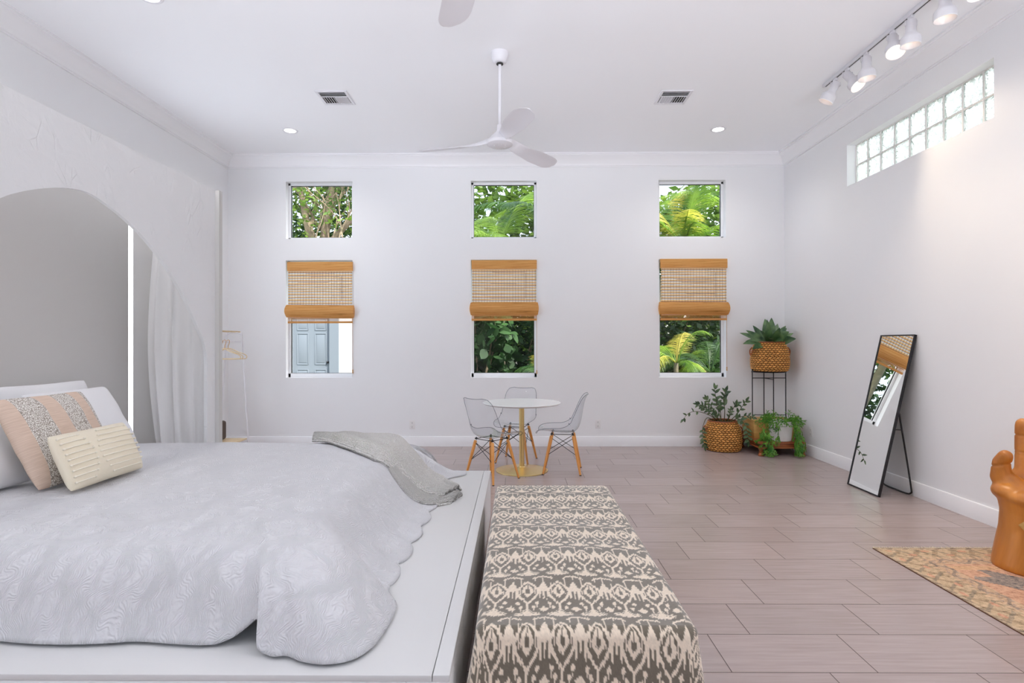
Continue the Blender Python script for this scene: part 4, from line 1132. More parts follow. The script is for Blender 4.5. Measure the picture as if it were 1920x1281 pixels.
BPROF = [(0.170, 0.0), (0.205, 0.004), (0.222, 0.03), (0.232, 0.09), (0.233, 0.16), (0.226, 0.23), (0.210, 0.30), (0.190, 0.345), (0.176, 0.372)]
def weave_basket(root, seed):
    pr = catmull([(r, z, 0) for r, z in BPROF[1:]], 16)
    n = len(pr); NC, NR, SG = 30, 14, 10
    seg = NC * SG; g = G(); cols = []
    L = np.cumsum([0] + [(pr[i + 1] - pr[i]).length for i in range(n - 1)]); L = L / L[-1]
    rows = []; rd = np.random.default_rng(seed); lum_ = rd.uniform(0.75, 1.15, (NC + 2, NR + 2))
    c_hi, c_lo = np.array(lin(232, 170, 92)[:3]), np.array(lin(84, 40, 14)[:3])
    for k in range(seg):
        row = []
        ph = k / SG
        for i in range(n):
            v = L[i] * NR
            # two-strand twists: slanted lumps, direction alternating per row
            rI = int(min(v, NR - 1e-6)); fv = v - rI
            sl = 0.45 * (fv - 0.5) * (1 if rI % 2 else -1)
            u = ph + sl + 0.5 * (rI % 2); uI = int(math.floor(u)) % NC; fu = u - math.floor(u)
            h = (max(0, math.sin(PI * fu)) ** 0.6) * (max(0, math.sin(PI * fv)) ** 0.6)
            r = pr[i].x - 0.012 + 0.018 * h
            a = 2 * PI * k / seg
            row.append((r * math.cos(a), r * math.sin(a), pr[i].y))
            mixf = min(1, max(0, (h - 0.25) / 0.4)); cols.append((c_lo + (c_hi - c_lo) * mixf) * lum_[uI, rI])  # brown fibre edges, also carrying recess shade put into the colour
        rows.append(row)
    g.grid(rows, wrapu=True)
    o = g.build('basket', M['weave'], root, angle=180); colorize(o, np.array(cols))
    g = G(); g.tube([(0.176 * math.cos(a), 0.176 * math.sin(a), 0.374) for a in [2 * PI * i / 64 for i in range(64)]], 0.010, 10, closed=True); g.lathe([(0.0, 0.002), (0.205, 0.003)], 48, capb=False, capt=False)
    rm = g.build('basket_rim', M['teak'], o)
    g = G(); g.lathe([(0.0, 0.352), (0.168, 0.350)], 40, capb=False, capt=False); g.build('soil', M['soil'], root)
    for sg in (-1, 1):
        g = G(); a0 = 0.0
        g.tube(catmull([(sg * 0.205, -0.05, 0.31), (sg * 0.236, -0.045, 0.27), (sg * 0.248, 0, 0.21), (sg * 0.236, 0.045, 0.27), (sg * 0.205, 0.05, 0.31)], 6), 0.008, 8); g.build('handle', M['teak'], o)
    return o
def leaf(g, base, d, up, L, w, droop, fold=0.15, n=10, tw=0.0, pw=0.75):
    """a blade leaf from base along d, arching by droop"""
    d = Vector(d).normalized(); sd = d.cross(Vector(up)); sd = sd.normalized() if sd.length > 1e-4 else Vector((1, 0, 0))
    p = Vector(base); rows = []
    for i in range(n + 1):
        t = i / n
        ww = w * (math.sin(PI * (0.06 + 0.94 * t) ** pw)) ** 0.85 if t < 1 else 0.0
        nn = sd.cross(d).normalized()
        q = math.cos(tw * t) * sd + math.sin(tw * t) * nn
        rows.append([p - q * ww / 2 + nn * fold * ww, p.copy(), p + q * ww / 2 + nn * fold * ww])
        d = (d + Vector((0, 0, -droop / n))).normalized(); p = p + d * (L / n)
        sd = d.cross(Vector(up)); sd = sd.normalized() if sd.length > 1e-3 else q
    g.grid(rows)
# 1 broad-leaf plant on the stand
root = empty('potted_plant', (3.272, 7.18, 1.012 + 0.002), 0, 'broad-leaved green plant in a woven basket on the tall black stand', 'potted plant')
weave_basket(root, 1)
g = G(); rd = random.Random(5)
spec = [(-165, 18, .36, .075, .55), (-150, 5, .33, .07, .5), (-172, 30, .30, .07, .75), (178, 34, .36, .075, .35), (165, 45, .30, .08, .3), (150, 62, .29, .09, .2), (-120, 70, .34, .10, .1), (-95, 55, .30, .11, .5), (-60, 48, .30, .11, .45),
        (100, 80, .34, .085, .05), (60, 76, .36, .09, .1), (35, 62, .36, .085, .2), (20, 48, .36, .08, .25), (-20, 40, .31, .09, .3), (-38, 28, .30, .095, .42), (-80, 30, .24, .09, .6), (-110, 35, .26, .09, .6), (-140, 48, .30, .09, .5), (0, 60, .33, .075, .25), (80, 60, .28, .08, .2)]
for az, el, L, w, dr in spec:
    az += rd.uniform(-6, 6); a, e = math.radians(az), math.radians(el)
    d = Vector((math.cos(a) * math.cos(e), math.sin(a) * math.cos(e), math.sin(e)))
    if d[0] > 0.3: L *= 0.88
    face = Vector((-d.x * math.tan(e) * 0.3, -0.9 + rd.uniform(-.3, .3), 0.55)) if el > 25 else Vector((0, -0.7, 0.8))
    leaf(g, (0.05 * math.cos(a), 0.05 * math.sin(a), 0.345), d, face, L * 1.02, w * 1.30, dr, 0.10, 12, rd.uniform(-0.5, 0.5), 0.85)
g.build('foliage', M['agave'], root, angle=180, fixn=False)

# 2 ZZ plant in the floor basket
root = empty('potted_plant', (2.664, 7.185, 0), 0, 'waxy small-leaved plant with long stems in a woven basket on the floor', 'potted plant')
weave_basket(root, 2)
gs, gl = G(), G()
stems = [ # end points and mid points (x, y, z) local, leaf count, leaf size, bare fraction
    ([(0.0, 0, .34), (-0.06, -.02, .50), (-0.10, -.04, .66), (-0.12, -.05, .80)], 10, .075, .35),
    ([(0.02, 0, .34), (0.02, -.02, .52), (0.0, -.03, .66), (0.02, -.05, .76)], 9, .085, .35),
    ([(-0.02, 0, .34), (-0.12, -.03, .48), (-0.24, -.05, .57), (-0.36, -.08, .60)], 14, .06, .3),
    ([(-0.04, 0, .34), (-0.16, -.04, .44), (-0.33, -.07, .50), (-0.46, -.10, .49), (-0.545, -.12, .41)], 5, .06, .5),
    ([(-0.02, .03, .34), (-0.10, .02, .50), (-0.18, .03, .62), (-0.20, .03, .66)], 9, .06, .4),
    ([(0.05, 0, .34), (0.10, -.03, .48), (0.14, -.05, .58), (0.16, -.06, .60)], 6, .07, .45),
    ([(0.05, -.02, .34), (0.16, -.05, .46), (0.22, -.07, .56), (0.265, -.09, .64)], 6, .07, .4),
    ([(0.06, -.02, .34), (0.18, -.05, .42), (0.29, -.08, .45), (0.36, -.09, .43)], 8, .055, .35),
    ([(0.05, -.06, .35), (0.14, -.14, .42), (0.20, -.20, .36), (0.22, -.24, .25), (0.225, -.245, .16)], 12, .085, .2),
    ([(-0.10, -.02, .36), (-0.22, -.06, .42), (-0.29, -.10, .30), (-0.29, -.11, .16), (-0.27, -.11, .06)], 11, .065, .5),
    ([(0.0, .05, .34), (0.0, .08, .50), (-0.03, .10, .62)], 7, .07, .4),
    ([(0.02, -.05, .34), (0.05, -.08, .44), (0.07, -.09, .52)], 5, .06, .5),
    ([(-0.05, -.05, .34), (-0.10, -.09, .44), (-0.15, -.12, .50)], 7, .055, .4),
    ([(-0.03, .05, .34), (-0.14, .04, .46), (-0.22, .03, .52), (-0.27, .02, .55)], 9, .055, .35)]
for pth, nl, sz, bare in stems:
    c = catmull(pth, 8); gs.tube(c, [0.006 - 0.004 * i / len(c) for i in range(len(c))], 6)
    for k in range(nl):
        t = bare + (1 - bare) * (k + 0.5) / nl; i = min(len(c) - 2, int(t * (len(c) - 1))); p = c[i]; tg = (c[i + 1] - c[i]).normalized()
        sd = tg.cross(Vector((0.2, -1, 0.1))).normalized() * (1 if k % 2 else -1)
        d = tg * 0.55 + sd * 0.9 + Vector((rd.uniform(-.3, .3), rd.uniform(-.4, .2), rd.uniform(-.1, .3)))
        leaf(gl, p, d, Vector((rd.uniform(-.5, .5), -0.9, 0.6)), sz * rd.uniform(0.8, 1.15), sz * 0.48, 0.1, 0.1, 6)
    leaf(gl, c[-1], (c[-1] - c[-3]), Vector((0, -0.9, 0.5)), sz, sz * 0.45, 0.1, 0.1, 6)
st = gs.build('stems', M['stem'], root, angle=180); gl.build('leaves', M['zz'], root, angle=180, fixn=False)

# 3 trailing plant in the white pot
root = empty('potted_plant', (3.262, 6.872, 0.178), 0, 'bright green trailing plant spilling over a white pot on the low table', 'potted plant')
g = G(); prof = [(0.0, 0.0), (0.112, 0.0), (0.118, 0.004)] + [(0.118 + 0.018 * t, 0.004 + 0.225 * t) for t in (0.25, 0.5, 0.75, 1.0)] + [(0.136, 0.240), (0.130, 0.243), (0.124, 0.238), (0.122, 0.205)]
g.lathe(prof, 64, capb=False, capt=False)
for k in range(48):
    a = 2 * PI * k / 48
    g.tube([(0.1185 * math.cos(a), 0.1185 * math.sin(a), 0.012), (0.1355 * math.cos(a), 0.1355 * math.sin(a), 0.222)], 0.0022, 5)
g.build('pot', M['pot'], root)
g = G(); g.lathe([(0.0, 0.212), (0.1215, 0.21)], 40, capb=False, capt=False); g.build('soil', M['soil'], root)
g = G(); rd = random.Random(11)
def flat_twig(g, p, d, L, w, depth, droop, xmax=0.30):
    n = 6; pts = [Vector(p)]; d = Vector(d).normalized()
    sd = d.cross(Vector((rd.uniform(-.6, .6), -1, rd.uniform(-.2, .6)))).normalized()
    rows = []
    q = Vector(p)
    for i in range(n + 1):
        t = i / n; ww = w * (0.55 + 0.45 * math.sin(PI * min(1, t * 1.05))) * (1 if i % 2 else 0.8) if i < n else w * 0.15
        rows.append([q - sd * ww / 2, q + sd * ww / 2])
        if i < n:
            d = (d + Vector((0, 0, -droop / n)) + Vector((rd.uniform(-.08, .08), rd.uniform(-.08, .08), 0))).normalized(); q = q + d * (L / n)
            if q.x > xmax: q.x = xmax
            if q.z < -0.165: q.z = -0.165
            if abs(q.x) < 0.095 and q.z < 0.19 and q.y < 0: q.x = 0.095 if q.x > 0.02 else -0.095
            if q.z < 0.20 and math.hypot(q.x, q.y) < 0.142: k_ = 0.142 / max(0.02, math.hypot(q.x, q.y)); q.x *= k_; q.y *= k_
            pts.append(q.copy())
    g.grid(rows)
    if depth > 0:
        for k in range(2 + (depth > 1)):
            sgn = (-1) ** k; dd = (d + sd * sgn * rd.uniform(0.4, 0.8) + Vector((rd.uniform(-.2, .2), rd.uniform(-.3, .1), 0.05))).normalized()
            flat_twig(g, pts[-1 - (k == 2)], dd, L * rd.uniform(0.65, 0.9), w * 0.9, depth - 1, droop * 0.8, xmax)
for k in range(42):
    a = 2 * PI * k / 42 + rd.uniform(-.1, .1); rr = rd.uniform(0.02, 0.115)
    e = rd.uniform(0.2, 1.2)
    flat_twig(g, (rr * math.cos(a), rr * math.sin(a), 0.215), (math.cos(a) * math.cos(e), math.sin(a) * math.cos(e), math.sin(e)), rd.uniform(0.05, 0.072), 0.0115, 3, 0.6, 0.24)
for cxn, n_, zl in ((-0.235, 20, 0.072), (0.135, 20, 0.072), (-0.15, 8, 0.05)):
    for k in range(n_):
        x = cxn + rd.uniform(-0.045, 0.045); y = -0.13 + rd.uniform(-0.045, 0.10) * (1 if abs(cxn) > .1 else 0.0)
        z = rd.uniform(-0.06, 0.20)
        if abs(x) < 0.15 and y > -0.15: y = -0.155 + rd.uniform(-0.03, 0.0)
        if z < 0.02: y = min(y, -0.16 if abs(x) < 0.285 else y)
        flat_twig(g, (x, y, z), (rd.uniform(-.35, .35), rd.uniform(-.25, .0), -1), zl * rd.uniform(0.6, 1.0), 0.0115, 3, 0.2, 0.2)
g.build('foliage', M['rhip'], root, angle=180, fixn=False)

# ------------------------------------------------------------------ leaning mirror
mb, mtop = Vector((3.225, 0, 0.004)), Vector((3.556, 0, 1.455)); y0, y1 = 4.972, 5.437
ax = (mtop - mb).normalized(); Lm = (mtop - mb).length; nrm = Vector((-ax.z, 0, ax.x))
root = empty('standing_mirror', (mb.x, (y0 + y1) / 2, 0), 0, 'tall thin black-framed mirror leaning at the right wall on its stand', 'mirror')
hwm = (y1 - y0) / 2
Xm = Matrix(((0, ax.x, nrm.x, 0), (1, 0, 0, 0), (0, ax.z, nrm.z, 0.004), (0, 0, 0, 1)))     # local x: along y world, local y: up the mirror, z: facing the room
g = G(); fwm = 0.010; dp = 0.022
for sx in (-1, 1): g.box((sx * (hwm - fwm / 2), Lm / 2, -dp / 2), (fwm, Lm, dp), Xm)
g.box((0, fwm / 2, -dp / 2), (2 * hwm, fwm, dp), Xm); g.box((0, Lm - fwm / 2, -dp / 2), (2 * hwm, fwm, dp), Xm); g.build('frame', M['black_metal'], root, angle=20)
g = G(); g.box((0, Lm / 2, -0.010), (2 * hwm - 2 * fwm, Lm - 2 * fwm, 0.008), Xm); g.build('mirror_glass', M['mirror'], root, angle=0)
g = G(); g.box((0, Lm / 2, -0.017), (2 * hwm - 2 * fwm, Lm - 2 * fwm, 0.005), Xm); g.build('backing', M['dark'], root, angle=0)
g = G(); a = Xm @ Vector((-hwm + 0.03, Lm * 0.54, -dp - 0.004)); b = Xm @ Vector((hwm - 0.03, Lm * 0.54, -dp - 0.004)); xf = 3.545 - mb.x
pth = [a, a.lerp(Vector((xf, a.y, 0.07)), 0.5), Vector((xf - 0.006, a.y, 0.085)), Vector((xf, a.y + 0.012, 0.028)), Vector((xf, a.y + 0.07, 0.011)), Vector((xf, 0, 0.010)), Vector((xf, b.y - 0.07, 0.011)), Vector((xf, b.y - 0.012, 0.028)), Vector((xf - 0.006, b.y, 0.085)), b.lerp(Vector((xf, b.y, 0.07)), 0.5), b]
g.tube(catmull(pth, 6), 0.0075, 10); g.build('stand', M['black_metal'], root)
g = G(); c1 = a.lerp(Vector((xf, a.y, 0.07)), 0.26); c2 = Xm @ Vector((-hwm + 0.03, Lm * 0.415, -dp)); g.tube([c1, c2], 0.0045, 8)
c1 = b.lerp(Vector((xf, b.y, 0.07)), 0.26); c2 = Xm @ Vector((hwm - 0.03, Lm * 0.415, -dp)); g.tube([c1, c2], 0.0045, 8); g.build('link', M['black_metal'], root)

# ------------------------------------------------------------------ rug
def rug():
    x0, x1, y0, y1 = 2.385, 3.50, 1.30, 3.735; D = 0.0055
    nx, ny = int((x1 - x0) / D), int((y1 - y0) / D)
    xs = np.linspace(0, x1 - x0, nx + 1); ys = np.linspace(0, y1 - y0, ny + 1)
    A, B = np.meshgrid(xs, ys, indexing='ij')            # A from the left edge, B from the near end
    Bf = (y1 - y0) - B                                     # distance from the far end
    W = x1 - x0
    R = np.random.default_rng(4)
    C = lambda r, g_, b: np.array(lin(r, g_, b)[:3])
    col = np.zeros(A.shape + (3,))
    col[:] = C(206, 150, 122)
    e = np.minimum(np.minimum(A, W - A), np.minimum(Bf, B))
    along = np.where((A < Bf) & (A < W - A) & (A < B), B, A)
    def put(m, c): col[m] = c
    # field motifs: stepped dark-blue medallion and corner shapes
    u, v = np.abs(A - W / 2), Bf
    st = lambda q, s: np.floor(q / s) * s
    hexm = (st(u, .02) * 1.1 + np.abs(st(v - 0.78, .02)) < 0.40); put(hexm, C(196, 136, 108))
    put((st(u, .02) + np.abs(st(v - 0.78, .02)) < 0.26), C(92, 98, 108)); put((st(u, .02) + np.abs(st(v - 0.78, .02)) < 0.15), C(214, 160, 130))
    q1 = (np.abs(st(A - 0.42, .012)) + np.abs(st(v - 0.48, .012)) < 0.15) & ~((np.abs(A - 0.36) < 0.045) & (v < 0.46) & (v > 0.38)); put(q1, C(88, 94, 106))
    put((np.abs(st(A - 0.70, .012)) + np.abs(st(v - 0.34, .012)) < 0.10), C(88, 94, 106))
    q2 = (np.abs(st(A - 0.62, .012)) + np.abs(st(v - 0.62, .012)) < 0.06); put(q2, C(108, 84, 84))
    put((v < 0.36) & (v > 0.30) & (np.abs(A - .55) < .40), C(212, 164, 122))
    # borders
    z1, z2, z3, z4 = 0.030, 0.155, 0.185, 0.27
    tw = lambda k, p: np.sin(along * k + p)
    b4 = (e >= z3) & (e < z4); put(b4, C(196, 160, 128))
    put(b4 & (np.abs(np.sin(along * 34) * 0.03 - (e - 0.228)) < 0.012), C(118, 104, 98)); put(b4 & (tw(68, 1) * np.sin((e - z3) * 120) > 0.72), C(128, 116, 118))
    b3 = (e >= z2) & (e < z3); put(b3, C(160, 140, 112)); put(b3 & (tw(150, 0) > 0.1), C(206, 172, 138))
    b2 = (e >= z1) & (e < z2); put(b2, C(190, 164, 130))
    dg = np.sin(along * 52 + (e - z1) * 40); put(b2 & (dg > 0.55), C(146, 122, 92)); put(b2 & (np.sin(along * 52 - (e - z1) * 46 + 2) > 0.78), C(116, 108, 92)); put(b2 & (np.sin(along * 26) * np.sin((e - z1) * 50) > 0.75), C(204, 140, 112))
    b1 = e < z1; put(b1, C(186, 166, 136)); put(b1 & (np.sin(along * 60 + e * 90) > 0.5), C(112, 98, 88))
    put(e < 0.007, C(70, 58, 54))
    ab = R.normal(0, 1, A.shape); k = 3
    sm = (ab + np.roll(ab, 1, 0) + np.roll(ab, 1, 1) + np.roll(ab, 2, 0)) / 2
    col *= np.clip(1 + 0.20 * sm, 0.5, 1.5)[..., None]
    fade = np.clip(0.36 + 0.14 * sm, 0, 0.75)[..., None]; col = col * (1 - fade) + C(206, 180, 152) * fade
    root = empty('rug', ((x0 + x1) / 2, (y0 + y1) / 2, 0), 0, 'faded patterned rug with salmon field under the wooden hand chair', 'rug')
    g = G(); hxr, hyr = (x1 - x0) / 2, (y1 - y0) / 2
    pts = [[(xs[i] - hxr, ys[j] - hyr, 0.006) for j in range(ny + 1)] for i in range(nx + 1)]
    g.grid(pts); o = g.build('pile', M['rug'], root, angle=0); colorize(o, col.reshape(-1, 3))
    g = G(); g.box((0, 0, 0.0028), (2 * hxr, 2 * hyr, 0.0054)); g.build('backing', M['thread'], root, angle=0)
    g = G(); rdd = random.Random(2); x = -hxr + 0.005
    while x < hxr:
        g.tube([(x, hyr - 0.002, 0.005), (x + rdd.uniform(-.006, .006), hyr + 0.010, 0.004), (x + rdd.uniform(-.012, .012), hyr + rdd.uniform(0.016, 0.03), 0.0025)], 0.0018, 4); x += rdd.uniform(0.006, 0.011)
    g.build('fringe', M['fringe'], root)
rug()

# ------------------------------------------------------------------ carved hand chair
def cap(g, a, b, r0, r1, n=6, sy=1.0):
    a, b = Vector(a), Vector(b)
    pts = [a - (b - a).normalized() * r0 * c for c in (0.95, 0.75, 0.45)] + [a.lerp(b, i / n) for i in range(n + 1)] + [b + (b - a).normalized() * r1 * c for c in (0.45, 0.75, 0.95)]
    rr = [r0 * 0.3, r0 * 0.66, r0 * 0.89] + [r0 + (r1 - r0) * i / n for i in range(n + 1)] + [r1 * 0.89, r1 * 0.66, r1 * 0.3]
    g.tube(pts, rr, 20, flat=sy)
def hand_chair(loc, rz):
    root = empty('hand_chair', loc, rz, 'carved wooden chair shaped like an open hand on the rug', 'chair')
    g = G()
    # wrist / pedestal, oval, flaring to the foot
    vs, fs = [], []; SG = 40
    prof = [(0.0, 0.262, 0.245), (0.03, 0.260, 0.242), (0.12, 0.248, 0.222), (0.24, 0.228, 0.20), (0.34, 0.222, 0.195), (0.40, 0.232, 0.205), (0.44, 0.245, 0.215)]
    for z, rx, ry in prof:
        for k in range(SG):
            a = 2 * PI * k / SG; c, s = math.cos(a), math.sin(a); p = 2.6
            q = (abs(c) ** p + abs(s) ** p) ** (-1 / p); vs.append((rx * c * q, ry * s * q, z))
    for i in range(len(prof) - 1):
        for k in range(SG): fs.append((i * SG + k, i * SG + (k + 1) % SG, (i + 1) * SG + (k + 1) % SG, (i + 1) * SG + k))
    fs += [tuple(reversed(range(SG))), tuple((len(prof) - 1) * SG + k for k in range(SG))]; g.add(vs, fs)
    # palm: wide dish of lumps (front is -y)
    g.sphere((0, 0.0, 0.435), (0.255, 0.235, 0.075), 32, 18)
    g.sphere((-0.15, -0.04, 0.455), (0.11, 0.16, 0.07), 24, 14); g.sphere((0.20, -0.02, 0.465), (0.09, 0.18, 0.08), 24, 14)
    g.sphere((0, 0.19, 0.50), (0.26, 0.085, 0.11), 28, 16)
    # thumb
    cap(g, (-0.13, -0.05, 0.455), (-0.200, -0.075, 0.535), 0.080, 0.058); cap(g, (-0.202, -0.078, 0.53), (-0.200, -0.085, 0.615), 0.057, 0.047)
    cap(g, (-0.200, -0.085, 0.62), (-0.176, -0.095, 0.668), 0.047, 0.040)
    # four fingers form the back
    F = [(-0.170, 0.20, 0.885, -0.012), (-0.056, 0.22, 0.95, -0.004), (0.056, 0.22, 0.92, 0.002), (0.160, 0.195, 0.83, 0.004)]
    for x, y, top, sp in F:
        h = top - 0.50
        cap(g, (x, y, 0.50), (x + sp, y + 0.03, 0.50 + h * 0.38), 0.060, 0.056); cap(g, (x + sp, y + 0.03, 0.50 + h * 0.38), (x + sp * 1.6, y + 0.045, 0.50 + h * 0.70), 0.056, 0.053)
        cap(g, (x + sp * 1.6, y + 0.045, 0.50 + h * 0.70), (x + sp * 2, y + 0.04, top - 0.05), 0.053, 0.046)
    o = g.build('body', M['handwood'], root, angle=180)
    md = o.modifiers.new('Remesh', 'REMESH'); md.mode = 'VOXEL'; md.voxel_size = 0.0085; md.use_smooth_shade = True
    md = o.modifiers.new('Smooth', 'SMOOTH'); md.factor = 0.5; md.iterations = 7
    dg = bpy.context.evaluated_depsgraph_get(); me = bpy.data.meshes.new_from_object(o.evaluated_get(dg)); o.modifiers.clear(); o.data = me
    me.materials.clear(); me.materials.append(M['handwood'])
    # carved joint lines and flat foot
    bm = bmesh.new(); bm.from_mesh(me)
    for v in bm.verts:
        c = v.co
        for x, y, top, sp in F:
            h = top - 0.5
            for fz in (0.38, 0.425, 0.70):
                dz = abs(c.z - (0.50 + h * fz))
                if dz < 0.006 and abs(c.x - x - sp * 1.3) < 0.075 and c.y > 0.13: c -= v.normal * 0.006 * (1 - dz / 0.006)
        if c.x < -0.10 and c.y < 0.0 and c.z > 0.5:
            dz = abs(c.z - 0.612 - 0.3 * (c.x + 0.20))
            if dz < 0.007: c -= v.normal * 0.007 * (1 - dz / 0.007)
        if c.z < 0.006: c.z = 0.0
    bm.to_mesh(me); bm.free()
    me.polygons.foreach_set('use_smooth', [True] * len(me.polygons))
    # nails on the fingers and thumb, carved oval plates
    for x, y, top, sp in F:
        g = G(); g.sphere((x + sp * 2, y + 0.04 + 0.042, top - 0.045), (0.026, 0.010, 0.034), 16, 10); g.build('nail', M['handwood'], root)
    # small carved inlay on the wrist
    g = G(); X = Matrix.Translation((-0.04, -0.200, 0.285)) @ Matrix.Rotation(math.radians(90), 4, 'X')
    g.lathe([(0.0, 0.012), (0.022, 0.010), (0.040, 0.003), (0.046, -0.02)], 4, X=X, capb=False, capt=False); g.build('carved_boss', M['crate'], root, angle=20)
hand_chair((3.205, 3.36, 0.007), math.radians(-60))

# ------------------------------------------------------------------ outdoors
g = G(); g.box((0, 7.5, -0.14), (60, 41, 0.2)); struct('ground', g, M['ground'], angle=0)
g = G(); g.box((0, -7.6, 1.5), (26, 0.25, 3.2)); struct('wall_sky_blocker', g, simple('sky_blocker_grey', (0.22, 0.23, 0.22, 1), 0.9), angle=0)  # unseen block added behind the house to keep low sky off the bed
# neighbour building with a panelled door
NY = 12.5; bx0, bx1, bhh = -11.0, -2.75, 3.3
root = empty('outbuilding', ((bx0 + bx1) / 2, NY, -0.04), 0, 'white outbuilding with a pale blue panelled door beyond the left lower window', 'building')
o = root.location
dx0, dx1 = -5.13, -4.02
g = lattice([bx0, dx0, dx1, bx1], [-0.04, 2.15, bhh], [(dx0, dx1, -0.1, 2.15)], lambda u, v, w: (u - o.x, NY + w - o.y, v + 0.04), 0.2); merged(g).build('facade', M['render'], root, angle=0)
g = G(); g.box((0, 1.2, bhh / 2), (bx1 - bx0, 1.9, bhh)); g.box((0, 1.0, bhh + 0.06), (bx1 - bx0 + 0.3, 2.6, 0.12)); g.build('rear_mass', M['render'], root, angle=0)
g = G()
g.box((dx0 + 0.02 - o.x, 0.03, 1.09), (0.04, 0.12, 2.18)); g.box((dx1 - 0.105 - o.x, 0.03, 1.09), (0.21, 0.12, 2.18))
g.box(((dx0 + dx1) / 2 - o.x, 0.03, 2.15), (dx1 - dx0, 0.12, 0.06)); g.build('door_frame', M['door_blue'], root, angle=0)
g = G(); xc = -4.66 - o.x; dw = 0.86
g.box((xc, 0.075, 1.06), (dw, 0.04, 2.10)); dr = g.build('door', M['door_blue'], root, angle=0)
for sx in (-1, 1):
    for zc, hh in ((1.86, 0.26), (1.30, 0.70), (0.50, 0.66)):
        g = G(); cxp = xc + sx * 0.205; w_ = 0.25
        for c, d in (((cxp - w_ / 2, 0.052, zc), (0.022, 0.014, hh)), ((cxp + w_ / 2, 0.052, zc), (0.022, 0.014, hh)), ((cxp, 0.052, zc - hh / 2), (w_, 0.014, 0.022)), ((cxp, 0.052, zc + hh / 2), (w_, 0.014, 0.022))): g.box(c, d, bev=0.004)
        g.box((cxp, 0.054, zc), (w_ - 0.07, 0.010, hh - 0.07), bev=0.004); g.build('door_panel', M['door_blue'], dr, angle=20)
g = G(); g.sphere((xc + dw / 2 - 0.06, 0.03, 1.0), 0.028, 14, 10); g.build('knob', M['black_metal'], dr)

def frond(g, base, az, el, L, droop, nl, ll, rd, wid=0.032):
    a, e = az, el; d = Vector((math.cos(a) * math.cos(e), math.sin(a) * math.cos(e), math.sin(e))); p = Vector(base); pts = [p.copy()]; n = 16
    for i in range(n):
        d = (d + Vector((0, 0, -droop / n * (0.4 + 1.2 * i / n)))).normalized(); p = p + d * L / n; pts.append(p.copy())
    g.tube(pts, [0.014 * (1 - 0.85 * i / n) for i in range(n + 1)], 5)
    for k in range(nl):
        t = 0.16 + 0.83 * k / nl; f = t * n; i = min(n - 1, int(f)); q = pts[i].lerp(pts[i + 1], f - i); tg = (pts[i + 1] - pts[i]).normalized()
        sd = tg.cross(Vector((0, 0, 1))); sd = sd.normalized() if sd.length > 1e-3 else Vector((1, 0, 0))
        lng = ll * (math.sin(PI * (0.12 + 0.86 * t)) ** 0.6) * rd.uniform(0.85, 1.1)
        for s in (-1, 1):
            dd = (tg * 0.75 + sd * s * 0.8 + Vector((0, 0, rd.uniform(-0.1, 0.22)))).normalized(); x = q.copy(); rows = []; w = wid * (0.7 + 0.3 * math.sin(PI * t))
            nn = dd.cross(tg).normalized(); sdd = tg
            for j in range(4):
                ww = w * (1, 0.9, 0.6, 0.05)[j]; rows.append([x - sdd * ww / 2, x + sdd * ww / 2]); dd = (dd + Vector((0, 0, -0.28))).normalized(); x = x + dd * lng / 3
            g.grid(rows)
def palm(x, y, h, nf, L, ll, label, seed, mats, droop=1.5, els=(-5, 75), trunk=0.09, wid=0.024, nl=50, lean=0.0):
    rd = random.Random(seed)
    root = empty('palm_tree', (x, y, -0.04), rd.uniform(0, 6), label, 'palm', 'palms in the garden')
    root.rotation_euler = (0, 0, 0)
    g = G(); g.tube(catmull([(lean, 0, 0), (lean * 0.85 + 0.03, 0.02, h * 0.4), (lean * 0.4, 0, h * 0.8), (0.0, 0.0, h)], 5), [trunk * (1.15 - 0.35 * i / 15) for i in range(16)], 12); g.build('trunk', M['palm_bark'], root)
    for k in range(nf):
        az = 2 * PI * k * 0.382 + rd.uniform(-.3, .3); e = math.radians(els[0] + (els[1] - els[0]) * ((k * 0.618) % 1))
        g = G(); frond(g, (0.03 * math.cos(az), 0.03 * math.sin(az), h), az, e, L * rd.uniform(0.8, 1.1), droop * rd.uniform(0.7, 1.2), nl, ll, rd, wid)
        mt_ = mats[0] if rd.random() < 0.72 else mats[-1]
        g.build('frond', M[mt_], root, angle=180, fixn=False)
    return root
palm(-0.35, 11.6, 3.5, 16, 2.0, 0.50, 'tall green palm seen through the middle upper window', 1, ['palm', 'palm'], trunk=0.08)
palm(0.95, 12.4, 4.1, 14, 2.1, 0.50, 'tall palm behind the middle window, right of the first one', 2, ['palm', 'palm_dark'], trunk=0.08)
palm(3.45, 11.4, 3.45, 18, 1.6, 0.48, 'tall palm with stiff fronds seen through the upper window nearest the corner', 3, ['palm', 'palm_yellow'], 1.0, (15, 85), wid=0.022, lean=-1.0)
palm(4.9, 12.6, 4.4, 14, 1.9, 0.48, 'tall palm farther back behind the right upper window', 4, ['palm', 'palm_dark'])
palm(2.35, 12.9, 4.0, 14, 1.9, 0.48, 'tall palm farther back left of the right upper window', 5, ['palm', 'palm_yellow'])
palm(3.02, 10.5, 1.05, 15, 0.95, 0.30, 'low palm with yellow green fronds close outside the right lower window', 6, ['palm', 'palm_yellow'], 2.6, (10, 80), 0.05, 0.0105, 40)
palm(3.80, 10.9, 0.85, 14, 1.1, 0.32, 'low dark palm outside the right lower window, towards its right side', 7, ['palm_dark', 'palm'], 2.2, (10, 80), 0.05, 0.0105, 40)
palm(2.15, 11.1, 0.80, 13, 1.1, 0.32, 'low dark palm outside the right lower window, towards its left side', 8, ['palm_dark', 'palm_yellow'], 2.2, (10, 80), 0.05, 0.0105, 40)
